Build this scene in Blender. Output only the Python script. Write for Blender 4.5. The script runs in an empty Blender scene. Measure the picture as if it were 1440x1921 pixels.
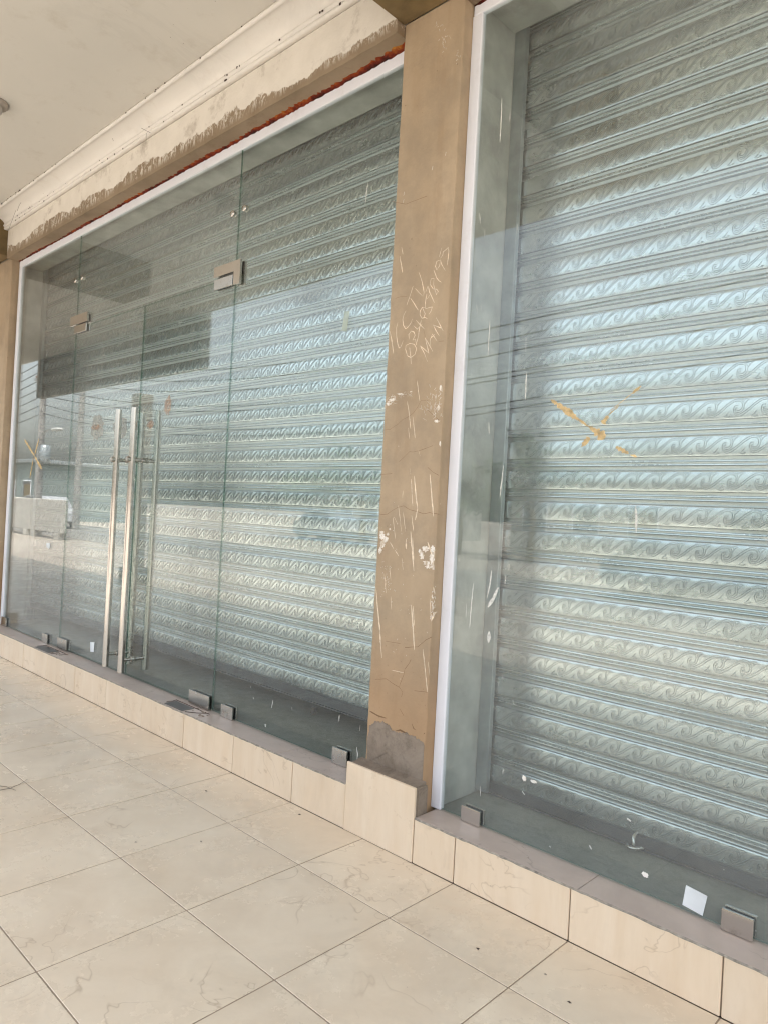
import bpy, math, random
import numpy as np
from mathutils import Matrix, Vector, Euler
random.seed(7)
S = bpy.context.scene
# ------------------------------------------------------------------ camera, sky, sun, exposure
CAM_LOC = (1.35250, -1.81796, 1.14487)
CAM_ROT = (math.radians(90.12643), math.radians(-3.08479), math.radians(43.71539))
FPX = 1344.17                      # focal length in pixels of the 1440 x 1921 photograph
cd = bpy.data.cameras.new('camera'); cam = bpy.data.objects.new('camera', cd)
S.collection.objects.link(cam); S.camera = cam
cam.location = CAM_LOC; cam.rotation_euler = CAM_ROT
cd.sensor_fit = 'VERTICAL'; cd.sensor_height = 36.0; cd.lens = FPX / 1921.0 * 36.0
cd.clip_start = 0.05; cd.clip_end = 2000
w = bpy.data.worlds.new('World'); S.world = w; w.use_nodes = True
nt = w.node_tree; nt.nodes.clear()
sky = nt.nodes.new('ShaderNodeTexSky'); sky.sky_type = 'NISHITA'; sky.sun_disc = False
SUN_EL, SUN_AZ = 66.0, 50.0        # azimuth measured from +Y towards +X
sky.sun_elevation = math.radians(SUN_EL); sky.sun_rotation = math.radians(SUN_AZ)
sky.dust_density = 6.0; sky.air_density = 1.3; sky.ozone_density = 0.8
bg = nt.nodes.new('ShaderNodeBackground'); bg.inputs[1].default_value = 0.15
wo = nt.nodes.new('ShaderNodeOutputWorld')
hz = nt.nodes.new('ShaderNodeHueSaturation'); hz.inputs['Saturation'].default_value = 0.42   # dusty white sky
nt.links.new(sky.outputs[0], hz.inputs['Color']); nt.links.new(hz.outputs[0], bg.inputs[0]); nt.links.new(bg.outputs[0], wo.inputs[0])
sl = bpy.data.lights.new('sun', 'SUN'); sl.energy = 2.0; sl.angle = math.radians(0.6); sl.color = (1, .96, .91)
so = bpy.data.objects.new('sun', sl); S.collection.objects.link(so)
e, a = math.radians(SUN_EL), math.radians(SUN_AZ)
sd = Vector((math.sin(a) * math.cos(e), math.cos(a) * math.cos(e), math.sin(e)))
so.rotation_euler = sd.to_track_quat('Z', 'Y').to_euler()
S.view_settings.view_transform = 'Standard'; S.view_settings.look = 'None'
S.view_settings.gamma = 1.0; S.view_settings.use_curve_mapping = False
S.view_settings.exposure = 2.05
S.render.engine = 'CYCLES'
S.cycles.max_bounces = 14; S.cycles.transparent_max_bounces = 24; S.cycles.diffuse_bounces = 6
S.cycles.glossy_bounces = 6; S.cycles.filter_width = 1.2; S.cycles.adaptive_threshold = .006

# ------------------------------------------------------------------ helpers
RM = Euler(CAM_ROT, 'XYZ').to_matrix(); CV = Vector(CAM_LOC)
def px(u, v, y):
    """point of the plane y = const seen at photograph pixel (u, v): used to copy marks that lie flat on a wall"""
    d = RM @ Vector(((u - 720) / FPX, -(v - 960.5) / FPX, -1))
    t = (y - CV.y) / d.y
    p = CV + d * t
    return (p.x, p.z)

class MB:
    def __init__(s): s.v = []; s.f = []; s.m = []; s.sm = []
    def add(s, vs, fs, m=0, smooth=False):
        o = len(s.v); s.v += [tuple(p) for p in vs]
        for f in fs: s.f.append(tuple(i + o for i in f)); s.m.append(m); s.sm.append(smooth)
    def box(s, x0, x1, y0, y1, z0, z1, m=0, bev=0.0, rot=None, org=None):
        b = min(bev, (x1 - x0) / 2.01, (y1 - y0) / 2.01, (z1 - z0) / 2.01)
        if b <= 0:
            vs = [(x, y, z) for x in (x0, x1) for y in (y0, y1) for z in (z0, z1)]
            fs = [(0, 1, 3, 2), (4, 6, 7, 5), (0, 4, 5, 1), (2, 3, 7, 6), (0, 2, 6, 4), (1, 5, 7, 3)]
        else:
            vs = []; idx = {}
            for ix, x in enumerate((x0, x1)):
                for iy, y in enumerate((y0, y1)):
                    for iz, z in enumerate((z0, z1)):
                        sx = b if ix == 0 else -b; sy = b if iy == 0 else -b; sz = b if iz == 0 else -b
                        idx[ix, iy, iz, 0] = len(vs); vs.append((x, y + sy, z + sz))
                        idx[ix, iy, iz, 1] = len(vs); vs.append((x + sx, y, z + sz))
                        idx[ix, iy, iz, 2] = len(vs); vs.append((x + sx, y + sy, z))
            fs = []
            I = idx
            for k in (0, 1):
                q = [I[k, 0, 0, 0], I[k, 0, 1, 0], I[k, 1, 1, 0], I[k, 1, 0, 0]]; fs.append(q if k == 0 else q[::-1])
                q = [I[0, k, 0, 1], I[1, k, 0, 1], I[1, k, 1, 1], I[0, k, 1, 1]]; fs.append(q if k == 0 else q[::-1])
                q = [I[0, 0, k, 2], I[0, 1, k, 2], I[1, 1, k, 2], I[1, 0, k, 2]]; fs.append(q if k == 0 else q[::-1])
            for i in (0, 1):
                for j in (0, 1):
                    s1 = (i + j) % 2
                    q = [I[i, j, 0, 0], I[i, j, 0, 1], I[i, j, 1, 1], I[i, j, 1, 0]]; fs.append(q if s1 else q[::-1])
                    q = [I[i, 0, j, 0], I[i, 0, j, 2], I[i, 1, j, 2], I[i, 1, j, 0]]; fs.append(q[::-1] if s1 else q)
                    q = [I[0, i, j, 1], I[0, i, j, 2], I[1, i, j, 2], I[1, i, j, 1]]; fs.append(q if s1 else q[::-1])
            for i in (0, 1):
                for j in (0, 1):
                    for k in (0, 1):
                        t = (I[i, j, k, 0], I[i, j, k, 1], I[i, j, k, 2]); fs.append(t if (i + j + k) % 2 == 0 else t[::-1])
        if rot is not None:
            R = Matrix.Rotation(rot[0], 3, rot[1]); o = Vector(org)
            vs = [tuple(R @ (Vector(p) - o) + o) for p in vs]
        s.add(vs, fs, m)
    def tube(s, pts, r, n=12, m=0, caps=True, smooth=True, r_end=None):
        pts = [Vector(p) for p in pts]; rings = []
        for i, p in enumerate(pts):
            t = (pts[min(i + 1, len(pts) - 1)] - pts[max(i - 1, 0)]).normalized()
            a = Vector((0, 0, 1)) if abs(t.z) < .9 else Vector((1, 0, 0))
            u = t.cross(a).normalized(); v = t.cross(u)
            rr = r if r_end is None else r + (r_end - r) * i / (len(pts) - 1)
            rings.append([p + (u * math.cos(2 * math.pi * k / n) + v * math.sin(2 * math.pi * k / n)) * rr for k in range(n)])
        vs = [q for R_ in rings for q in R_]; fs = []
        for i in range(len(rings) - 1):
            for k in range(n):
                fs.append((i * n + k, i * n + (k + 1) % n, (i + 1) * n + (k + 1) % n, (i + 1) * n + k))
        s.add(vs, fs, m, smooth)
        if caps:
            s.add(rings[0], [tuple(range(n - 1, -1, -1))], m); s.add(rings[-1], [tuple(range(n))], m)
    def lathe(s, prof, n=24, m=0, mat=None):
        vs = []; fs = []
        for (r, z) in prof:
            for k in range(n):
                p = Vector((r * math.cos(2 * math.pi * k / n), r * math.sin(2 * math.pi * k / n), z))
                vs.append(tuple(mat @ p) if mat is not None else tuple(p))
        for i in range(len(prof) - 1):
            for k in range(n):
                fs.append((i * n + k, i * n + (k + 1) % n, (i + 1) * n + (k + 1) % n, (i + 1) * n + k))
        s.add(vs, fs, m, True)
    def prism_x(s, prof, x0, x1, m=0, smooth=False, caps=True):      # closed (y, z) outline drawn along x
        n = len(prof); vs = [(x0, y, z) for y, z in prof] + [(x1, y, z) for y, z in prof]
        s.add(vs, [(i, (i + 1) % n, n + (i + 1) % n, n + i) for i in range(n)], m, smooth)
        if caps: s.add(vs, [tuple(range(n - 1, -1, -1)), tuple(range(n, 2 * n))], m)
    def build(s, name, mats, parent=None, fix=True):
        me = bpy.data.meshes.new(name); me.from_pydata(s.v, [], s.f)
        for mm in (mats if isinstance(mats, (list, tuple)) else [mats]): me.materials.append(mm)
        me.polygons.foreach_set('material_index', s.m); me.polygons.foreach_set('use_smooth', s.sm)
        if fix:
            import bmesh
            bm = bmesh.new(); bm.from_mesh(me); bmesh.ops.recalc_face_normals(bm, faces=bm.faces); bm.to_mesh(me); bm.free()
        me.update()
        o = bpy.data.objects.new(name, me); S.collection.objects.link(o)
        if parent is not None:
            o.parent = parent; o.matrix_parent_inverse = Matrix.Translation(-WL[parent.name])
            WL[o.name] = WL[parent.name].copy() * 0
        else: WL[o.name] = Vector((0, 0, 0))
        return o
WL = {}
def tag(o, label, cat=None, group=None, kind=None):
    if label: o['label'] = label
    if cat: o['category'] = cat
    if group: o['group'] = group
    if kind: o['kind'] = kind
    return o
GR = {'utility_pole': 'utility poles along the road', 'parked_car': 'cars parked across the road', 'tree': 'trees across the road', 'building': 'low houses across the road', 'pillar': 'pillars between the shop bays', 'tiled_plinth': 'tiled plinths under the shop bays', 'roller_shutter': 'roller shutters behind the glass', 'glass_shopfront': 'glass shop fronts', 'floor_plate': 'floor plates in the left ledge'}
def thing(name, label, cat, loc=(0, 0, 0), group=None):
    group = group or GR.get(name)
    o = bpy.data.objects.new(name, None); S.collection.objects.link(o); o.location = loc; o.empty_display_size = .1
    WL[o.name] = Vector(loc); return tag(o, label, cat, group)
def structure(name, mb, mat):
    o = mb.build(name, mat); o['kind'] = 'structure'; return o

# ------------------------------------------------------------------ materials
class NT:
    def __init__(s, name):
        s.mat = bpy.data.materials.new(name); s.mat.use_nodes = True; s.t = s.mat.node_tree; s.t.nodes.clear()
        s.out = s.n('OutputMaterial'); s.co = None
    def n(s, typ, **kw):
        x = s.t.nodes.new('ShaderNode' + typ)
        for k, v in kw.items(): setattr(x, k, v)
        return x
    def l(s, a, b): s.t.links.new(a, b)
    def set(s, sock, v):
        if isinstance(v, bpy.types.NodeSocket): s.l(v, sock)
        elif isinstance(v, (tuple, list)) and len(v) == 3 and sock.type == 'RGBA': sock.default_value = (*v, 1)
        else: sock.default_value = v
    def pos(s):
        if s.co is None: s.co = s.n('NewGeometry')
        return s.co.outputs['Position']
    def island(s):
        s.pos(); return s.co.outputs['Random Per Island']
    def mapv(s, scale=(1, 1, 1), loc=(0, 0, 0), vec=None, rot=(0, 0, 0)):
        m = s.n('Mapping'); s.l(vec or s.pos(), m.inputs[0]); s.set(m.inputs['Scale'], scale); s.set(m.inputs['Location'], loc); m.inputs['Rotation'].default_value = rot
        return m.outputs[0]
    def noise(s, scale, detail=4, rough=.55, vec=None, dist=0.0, col=False):
        x = s.n('TexNoise'); s.l(vec or s.pos(), x.inputs['Vector']); x.inputs['Scale'].default_value = scale
        x.inputs['Detail'].default_value = detail; x.inputs['Roughness'].default_value = rough; x.inputs['Distortion'].default_value = dist
        return x.outputs['Color' if col else 'Fac']
    def voro(s, scale, feature='F1', vec=None, out='Distance', rnd=1.0):
        x = s.n('TexVoronoi', feature=feature); s.l(vec or s.pos(), x.inputs['Vector']); x.inputs['Scale'].default_value = scale
        x.inputs['Randomness'].default_value = rnd
        return x.outputs[out]
    def ramp(s, fac, stops, interp='LINEAR'):
        x = s.n('ValToRGB'); x.color_ramp.interpolation = interp; s.set(x.inputs[0], fac)
        el = x.color_ramp.elements
        while len(el) < len(stops): el.new(.5)
        for i, (p, c) in enumerate(stops):
            el[i].position = p; el[i].color = (c, c, c, 1) if not isinstance(c, (tuple, list)) else (*c, 1)
        return x.outputs[0]
    def math(s, op, a, b=0.0, c=None, clamp=False):
        x = s.n('Math', operation=op, use_clamp=clamp); s.set(x.inputs[0], a); s.set(x.inputs[1], b)
        if c is not None: s.set(x.inputs[2], c)
        return x.outputs[0]
    def mix(s, fac, a, b, blend='MIX'):
        x = s.n('Mix', data_type='RGBA', blend_type=blend); s.set(x.inputs['Factor'], fac); s.set(x.inputs[6], a); s.set(x.inputs[7], b)
        return x.outputs[2]
    def xyz(s):
        x = s.n('SeparateXYZ'); s.l(s.pos(), x.inputs[0]); return x.outputs
    def bump(s, h, strength=.3, dist=.01, normal=None):
        x = s.n('Bump'); x.inputs['Strength'].default_value = strength; x.inputs['Distance'].default_value = dist; s.l(h, x.inputs['Height'])
        if normal: s.l(normal, x.inputs['Normal'])
        return x.outputs[0]
    def bsdf(s, color, rough=.6, metal=0.0, normal=None, spec=None, coat=None, alpha=None):
        b = s.n('BsdfPrincipled'); s.set(b.inputs['Base Color'], color); s.set(b.inputs['Roughness'], rough); s.set(b.inputs['Metallic'], metal)
        if normal: s.l(normal, b.inputs['Normal'])
        if spec is not None: s.set(b.inputs['Specular IOR Level'], spec)
        if coat: b.inputs['Coat Weight'].default_value = coat
        if alpha is not None: s.set(b.inputs['Alpha'], alpha)
        s.l(b.outputs[0], s.out.inputs[0]); return b
def simple(name, color, rough=.6, metal=0.0, var=.12, scale=8, bump=0.0, bscale=60, spec=None):
    t = NT(name); n = t.noise(scale, 5)
    c = t.mix(t.ramp(n, [(.3, 0), (.7, 1)]), tuple(x * (1 - var) for x in color), tuple(min(1, x * (1 + var)) for x in color))
    nm = t.bump(t.noise(bscale, 4), .4, bump) if bump else None
    t.bsdf(c, rough, metal, nm, spec); return t.mat

def mat_tile(name, ca, cb, vein, rough=.28, streak=(3, 3, 3), vs=7.0, off=True):
    t = NT(name); r = t.island()
    cmb = t.n('CombineXYZ'); q = t.math('MULTIPLY', t.math('FLOOR', t.math('MULTIPLY', r, 37)), 3.7)
    for i in range(3): t.l(q, cmb.inputs[i])
    add = t.n('VectorMath', operation='ADD'); t.l(t.pos(), add.inputs[0]); t.l(cmb.outputs[0], add.inputs[1]); V = add.outputs[0]
    V2 = t.mapv(scale=streak, vec=V)
    n1 = t.noise(1.2, 6, .6, V2, .8); n2 = t.noise(6, 6, .65, V2, 1.0)
    c = t.mix(t.ramp(n1, [(.32, 0), (.68, 1)]), ca, cb)
    c = t.mix(t.math('MULTIPLY', t.ramp(n2, [(.5, 0), (.78, 1)]), .17), c, tuple(x * .82 for x in ca))
    # thin broken veins: zero crossings of a warped noise
    n3 = t.noise(vs * .62, 3, .55, V, .9)
    line = t.ramp(t.math('ABSOLUTE', t.math('SUBTRACT', n3, .5)), [(0.0, 1), (.0065, .35), (.016, 0)])
    brk = t.ramp(t.noise(3.1, 2, .5, V), [(.52, 0), (.60, 1)])
    c = t.mix(t.math('MULTIPLY', t.math('MULTIPLY', line, brk), .38), c, vein)
    # small dark pits and dirt
    sp = t.ramp(t.voro(16, vec=V), [(.012, 1), (.03, 0)])
    c = t.mix(t.math('MULTIPLY', sp, .5), c, (.12, .08, .05))
    d = t.ramp(t.noise(1.3, 8, .72, None, .8), [(.5, 0), (.75, 1)])
    c = t.mix(t.math('MULTIPLY', d, .38), c, tuple(x * .7 for x in ca))
    br = t.n('HueSaturation'); t.l(c, br.inputs['Color']); t.l(t.math('ADD', t.math('MULTIPLY', r, .06), .97), br.inputs['Value']); c = br.outputs[0]
    rr = t.math('ADD', t.math('MULTIPLY', t.noise(3, 7, .75), .42), rough - .19)
    t.bsdf(c, rr, 0, t.bump(t.noise(22, 4), .12, .003), .45); return t.mat

M = {}
M['floor_tile'] = mat_tile('floor tile', (.655, .55, .42), (.735, .64, .505), (.24, .15, .085), .24)
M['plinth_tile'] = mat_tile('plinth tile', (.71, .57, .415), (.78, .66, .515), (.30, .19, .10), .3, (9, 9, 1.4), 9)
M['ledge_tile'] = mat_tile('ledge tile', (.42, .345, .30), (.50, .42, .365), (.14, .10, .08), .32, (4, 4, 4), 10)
M['grout'] = simple('grout', (.30, .235, .175), .9, bump=.002)
M['grout_plinth'] = simple('pale grout', (.36, .29, .22), .9, bump=.002)

def mat_pillar():
    t = NT('pillar paint'); x, y, z = t.xyz()
    n = t.noise(2.2, 5, .6, t.mapv((2.5, 2.5, .9)))
    c = t.mix(t.ramp(n, [(.3, 0), (.7, 1)]), (.36, .272, .178), (.45, .352, .242))
    c = t.mix(t.math('MULTIPLY', t.ramp(t.noise(3.5, 7, .75, t.mapv(loc=(2, 5, 1))), [(.45, 0), (.62, 1)]), .45), c, (.25, .205, .15))
    stain = t.ramp(t.noise(5, 6, .7, t.mapv((2.2, 2.2, .35))), [(.55, 0), (.75, 1)])
    c = t.mix(t.math('MULTIPLY', stain, .35), c, (.27, .17, .09))
    # dirt creeping up from the foot
    foot = t.math('MULTIPLY', t.math('SUBTRACT', t.math('ADD', .62, t.math('MULTIPLY', n, .35)), z), 3.0, clamp=True)
    c = t.mix(t.math('MULTIPLY', foot, .5), c, (.40, .23, .11))
    sp = t.ramp(t.voro(26), [(.04, 1), (.09, 0)])
    spm = t.math('MULTIPLY', sp, t.ramp(t.noise(6, 2), [(.55, 0), (.6, 1)]))
    c = t.mix(t.math('MULTIPLY', spm, .5), c, (.62, .52, .40))
    sp2 = t.math('MULTIPLY', t.ramp(t.voro(31, vec=t.mapv(loc=(3, 1, 5))), [(.05, 1), (.1, 0)]), t.ramp(t.noise(5, 2, vec=t.mapv(loc=(9, 0, 0))), [(.55, 0), (.6, 1)]))
    c = t.mix(t.math('MULTIPLY', sp2, .6), c, (.12, .07, .04))
    b1 = t.bump(t.noise(7, 4), .35, .02); t.bsdf(c, .62, 0, t.bump(t.noise(160, 3), .35, .0015, b1), .3); return t.mat
M['pillar'] = mat_pillar()
M['pillar_side'] = M['pillar']
def mat_beam():
    t = NT('beam paint'); x, y, z = t.xyz()
    n = t.noise(3, 5, .6)
    tan = t.mix(t.ramp(n, [(.3, 0), (.7, 1)]), (.20, .15, .098), (.31, .24, .165))
    # ragged white paint coming down over the tan band, more of it towards the pillar
    edge = t.noise(3.2, 4, .7, t.mapv((2.2, 1, 1)), .6)
    drip = t.noise(1, 8, .85, t.mapv((15, 6, 5.0)), 1.2)
    big = t.math('MULTIPLY', t.ramp(x, [(-1.0, 0), (1, 0)]), 0.0)
    sm = t.n('MapRange'); t.l(x, sm.inputs[0]); sm.inputs[1].default_value = -1.7; sm.inputs[2].default_value = -.7; sm.inputs[3].default_value = 0; sm.inputs[4].default_value = .040
    wav = t.math('MULTIPLY', t.ramp(t.noise(1.9, 3, .7, t.mapv(loc=(7, 0, 0))), [(.42, 0), (.62, 1)]), .045)
    lim = t.math('SUBTRACT', t.math('SUBTRACT', t.math('SUBTRACT', 3.012, wav), sm.outputs[0]), t.math('MULTIPLY', t.math('MULTIPLY', drip, edge), .10))
    m = t.math('MULTIPLY', t.math('SUBTRACT', z, lim), 260, clamp=True)
    # loose streaks and smears in the band
    s2 = t.ramp(t.noise(1, 6, .8, t.mapv((34, 6, 11)), 1.5), [(.515, 0), (.54, 1)])
    s3 = t.ramp(t.noise(3, 3, .6, t.mapv(loc=(4, 0, 0))), [(.36, 0), (.44, 1)])
    near = t.ramp(t.math('MULTIPLY', t.math('SUBTRACT', z, 2.90), 14, clamp=True), [(0, .0), (.5, 1)])
    m2 = t.math('MULTIPLY', t.math('MULTIPLY', s2, s3), near)
    wh = t.mix(t.ramp(t.noise(11, 5), [(.3, 0), (.7, 1)]), (.66, .625, .56), (.73, .695, .63))
    c = t.mix(t.math('MAXIMUM', m, t.math('MULTIPLY', m2, .8)), tan, wh)
    gr = t.ramp(t.noise(5, 7, .75), [(.55, 0), (.75, 1)])
    c = t.mix(t.math('MULTIPLY', gr, .6), c, (.14, .09, .05))
    h = t.math('ADD', t.noise(60, 4), t.math('MULTIPLY', m, .8))
    t.bsdf(c, .7, 0, t.bump(h, .4, .003), .25); return t.mat
M['beam'] = mat_beam()
def mat_white(name, col, spots=True, rough=.75):
    t = NT(name); c = t.mix(t.ramp(t.noise(1.6, 5), [(.3, 0), (.7, 1)]), tuple(x * .94 for x in col), col)
    c = t.mix(t.math('MULTIPLY', t.ramp(t.noise(7, 7, .75), [(.55, 0), (.8, 1)]), .38), c, tuple(x * k_ for x, k_ in zip(col, (.62, .56, .48))))
    c = t.mix(t.math('MULTIPLY', t.ramp(t.noise(1.1, 6, .7, None, 1.5), [(.55, 0), (.62, .5), (.64, 0)]), .22), c, tuple(x * .6 for x in col))
    if spots:
        sp = t.math('MULTIPLY', t.ramp(t.voro(14), [(.022, 1), (.04, 0)]), t.ramp(t.noise(3, 2), [(.5, 0), (.55, 1)]))
        c = t.mix(t.math('MULTIPLY', sp, .75), c, (.10, .07, .05))
    t.bsdf(c, rough, 0, t.bump(t.noise(30, 4), .2, .003), .25); return t.mat
M['ceiling'] = mat_white('ceiling paint', (.64, .62, .57))
M['cornice'] = mat_white('cornice plaster', (.74, .72, .68))
M['dark_beam'] = simple('dark brown beam paint', (.15, .105, .045), .85, var=.35, scale=9, bump=.004)  # mottled dark brown, same on every face of the cross beams
M['aluminium'] = mat_white('white frame enamel', (.78, .80, .86), True, .35)
def mat_rust():
    t = NT('orange sealant'); x, y, z = t.xyz(); n = t.math('ADD', t.noise(11, 6, .8), t.math('SUBTRACT', t.math('MULTIPLY', t.math('SUBTRACT', .1045, y), 9.0), .12))
    c = t.ramp(n, [(.30, (.02, .006, .004)), (.44, (.11, .014, .006)), (.56, (.24, .045, .008)), (.72, (.36, .16, .03))])
    t.bsdf(c, .8, 0, t.bump(t.noise(60, 5), .8, .01), .2); return t.mat
M['rust'] = mat_rust()

def mat_glass():
    t = NT('clear green glass'); t.pos(); bf = t.co.outputs['Backfacing']
    ior = t.math('ADD', 1.52, t.math('MULTIPLY', bf, 1 / 1.52 - 1.52))
    fr = t.n('Fresnel'); t.l(ior, fr.inputs[0])
    tr = t.n('BsdfTransparent'); tr.inputs[0].default_value = (.92, .957, .95, 1)
    gl = t.n('BsdfGlossy'); gl.inputs['Roughness'].default_value = 0.0; gl.inputs[0].default_value = (1, 1, 1, 1)
    mx = t.n('MixShader'); t.l(fr.outputs[0], mx.inputs[0]); t.l(tr.outputs[0], mx.inputs[1]); t.l(gl.outputs[0], mx.inputs[2])
    # dust film, also painted-in haze, thicker in smears and towards the sill
    x, y, z = t.xyz()
    du = t.ramp(t.noise(1.4, 6, .7, t.mapv((2, 1, .8)), 1.2), [(.35, .04), (.75, .115)])
    low = t.math('MULTIPLY', t.math('SUBTRACT', .5, z), .10, clamp=True)
    sp = t.math('MULTIPLY', t.ramp(t.voro(24), [(.03, 1), (.055, 0)]), t.math('MULTIPLY', t.ramp(t.noise(4, 2), [(.48, 0), (.56, 1)]), t.math('SUBTRACT', 1.0, t.math('MULTIPLY', z, .45), clamp=True)))
    dm = t.math('MULTIPLY', t.math('ADD', t.math('ADD', du, low), t.math('MULTIPLY', sp, .45)), t.math('SUBTRACT', 1.0, bf))
    df = t.n('BsdfDiffuse'); df.inputs[0].default_value = (.62, .64, .62, 1)
    m2 = t.n('MixShader'); t.l(dm, m2.inputs[0]); t.l(mx.outputs[0], m2.inputs[1]); t.l(df.outputs[0], m2.inputs[2])
    t.l(m2.outputs[0], t.out.inputs[0]); return t.mat
M['glass'] = mat_glass()
def mat_edge():
    t = NT('glass edge'); a_ = t.n('BsdfTransparent'); a_.inputs[0].default_value = (.66, .80, .75, 1)
    b_ = t.n('BsdfPrincipled'); b_.inputs['Base Color'].default_value = (.10, .22, .18, 1); b_.inputs['Roughness'].default_value = .2
    m_ = t.n('MixShader'); m_.inputs[0].default_value = .32; t.l(a_.outputs[0], m_.inputs[1]); t.l(b_.outputs[0], m_.inputs[2]); t.l(m_.outputs[0], t.out.inputs[0]); return t.mat
M['glass_edge'] = mat_edge()
def mat_steel(name, col=(.60, .57, .53), r0=.13):
    t = NT(name); r = t.math('ADD', t.math('MULTIPLY', t.noise(14, 5, .7), .16), r0 - .07)
    c = t.mix(t.math('MULTIPLY', t.ramp(t.noise(24, 5, .8), [(.55, 0), (.75, 1)]), .5), col, (.30, .22, .17))
    t.bsdf(c, r, 1.0, t.bump(t.noise(9, 3), .10, .001)); return t.mat
M['steel'] = mat_steel('polished steel'); M['steel_dull'] = mat_steel('dull steel', (.55, .54, .51), .25)
M['rubber'] = simple('black gasket', (.02, .02, .02), .6)
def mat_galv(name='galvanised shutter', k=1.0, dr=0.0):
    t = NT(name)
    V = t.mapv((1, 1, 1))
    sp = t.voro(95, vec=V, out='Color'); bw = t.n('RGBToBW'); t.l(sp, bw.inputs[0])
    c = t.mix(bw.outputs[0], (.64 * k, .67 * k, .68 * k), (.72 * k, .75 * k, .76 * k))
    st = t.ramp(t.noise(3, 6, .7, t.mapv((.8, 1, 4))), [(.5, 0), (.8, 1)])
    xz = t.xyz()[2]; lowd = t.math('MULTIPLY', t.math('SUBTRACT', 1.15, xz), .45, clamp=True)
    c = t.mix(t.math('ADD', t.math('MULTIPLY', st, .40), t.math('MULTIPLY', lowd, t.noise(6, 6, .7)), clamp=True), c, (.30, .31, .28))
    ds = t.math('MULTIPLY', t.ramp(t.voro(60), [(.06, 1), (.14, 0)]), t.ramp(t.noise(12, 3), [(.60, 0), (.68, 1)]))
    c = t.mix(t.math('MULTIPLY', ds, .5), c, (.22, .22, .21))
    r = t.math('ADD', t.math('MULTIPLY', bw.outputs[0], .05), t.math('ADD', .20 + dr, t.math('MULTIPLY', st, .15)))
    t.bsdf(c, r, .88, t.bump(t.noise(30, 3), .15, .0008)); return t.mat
M['galv'] = mat_galv(); M['galv_fold_shade'] = mat_galv('galvanised sheet with shade painted in the folds', .80, .08); M['galv_line'] = mat_galv('painted shade along the embossing', .50, .12)  # darker copies paint shade into the slat folds and along the embossing sides
M['galv_rail'] = simple('galvanised rail', (.36, .39, .40), .42, .7, .2, 12, .001)
M['dark_bar'] = simple('dark bottom rail', (.085, .09, .10), .5, .5, .3, 10, .001)
M['reveal'] = simple('reveal plaster', (.50, .50, .47), .8, 0, .32, 5, .006, 40)
def mat_cement(name, a, b, rough=.8):
    t = NT(name); n = t.noise(4, 7, .7, None, .6); c = t.mix(t.ramp(n, [(.3, 0), (.7, 1)]), a, b)
    c = t.mix(t.math('MULTIPLY', t.ramp(t.noise(22, 6, .8), [(.5, 0), (.7, 1)]), .5), c, tuple(x * .5 for x in a))
    t.bsdf(c, rough, 0, t.bump(t.noise(38, 6, .7), .6, .006), .3); return t.mat
M['cement'] = mat_cement('bare cement', (.15, .115, .085), (.35, .295, .24))
M['inner_floor'] = mat_cement('dusty screed', (.18, .19, .16), (.27, .275, .24), .6)
M['dark_wall'] = simple('dark back wall', (.10, .10, .10), .9)
M['scratch'] = simple('scratched plaster', (.68, .58, .45), .9, 0, .3, 60)
M['white_paint'] = simple('splashed white paint', (.80, .77, .72), .7)
t = NT('smeared white paint'); c_ = t.mix(t.ramp(t.noise(90, 5, .8, t.mapv((1, 1, .5))), [(.42, 0), (.52, 1)]), (.50, .41, .30), (.80, .76, .70)); t.bsdf(c_, .85, 0, t.bump(t.noise(120, 4), .5, .002)); M['white_smear'] = t.mat
M['crack'] = simple('crack shadow', (.20, .12, .065), 1.0)
M['drip'] = simple('dried paint drip', (.60, .61, .58), .7, 0, .3, 90)
M['tape'] = simple('old tape glue', (.56, .42, .22), .8, 0, .45, 45, .001)
M['paper'] = simple('paper', (.70, .74, .76), .8)
M['plate'] = simple('grey floor spring plate', (.13, .125, .12), .45, .4)
M['speck'] = simple('dirt speck', (.06, .04, .03), 1)

# ------------------------------------------------------------------ setting: floor, ground, ceiling
ZC = 3.19; YE = -2.12
XL, XR = -16.0, 5.2
mb = MB(); mb.box(XL, XR, -2.88, -.002, -.30, -.0014); structure('floor_bed', mb, M['grout'])
mb = MB(); g = .0018
ys = [0.0, -.2925]; 
while ys[-1] > -2.85: ys.append(ys[-1] - .4065)
for i in range(int(XL / .4), int(XR / .4)):
    for j in range(len(ys) - 1):
        x0, x1, y1, y0 = i * .4, i * .4 + .4, ys[j], max(ys[j + 1], -2.875)
        dz = random.uniform(-.0004, .0004)
        mb.box(x0 + g, x1 - g, y0 + g, y1 - g - (.003 if j == 0 else 0), -.0022, dz, 0, .0012)
structure('floor', mb, M['floor_tile'])
mb = MB(); mb.add([(-400, -400, -.34), (400, -400, -.34), (400, 400, -.34), (-400, 400, -.34)], [(0, 1, 2, 3)])
t = NT('sandy ground'); c = t.mix(t.ramp(t.noise(.35, 7, .65), [(.3, 0), (.7, 1)]), (.29, .25, .21), (.38, .34, .29)); t.bsdf(c, .95, 0, t.bump(t.noise(9, 6), .6, .03), .2)
structure('ground', mb, t.mat)
mb = MB(); mb.add([(-400, -14.5, -.335), (400, -14.5, -.335), (400, -8.7, -.335), (-400, -8.7, -.335)], [(0, 1, 2, 3)])
structure('road', mb, simple('worn asphalt', (.21, .195, .175), .9, 0, .2, 2, .01))
mb = MB(); mb.box(XL, XR, YE, .014, ZC, ZC + .27)
structure('ceiling', mb, M['ceiling'])

# ------------------------------------------------------------------ the building shell
bld = thing('shop_building', 'single storey shop building with tan beam, white plaster cornice and tiled veranda', 'building', (-2, .5, 0))
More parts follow.
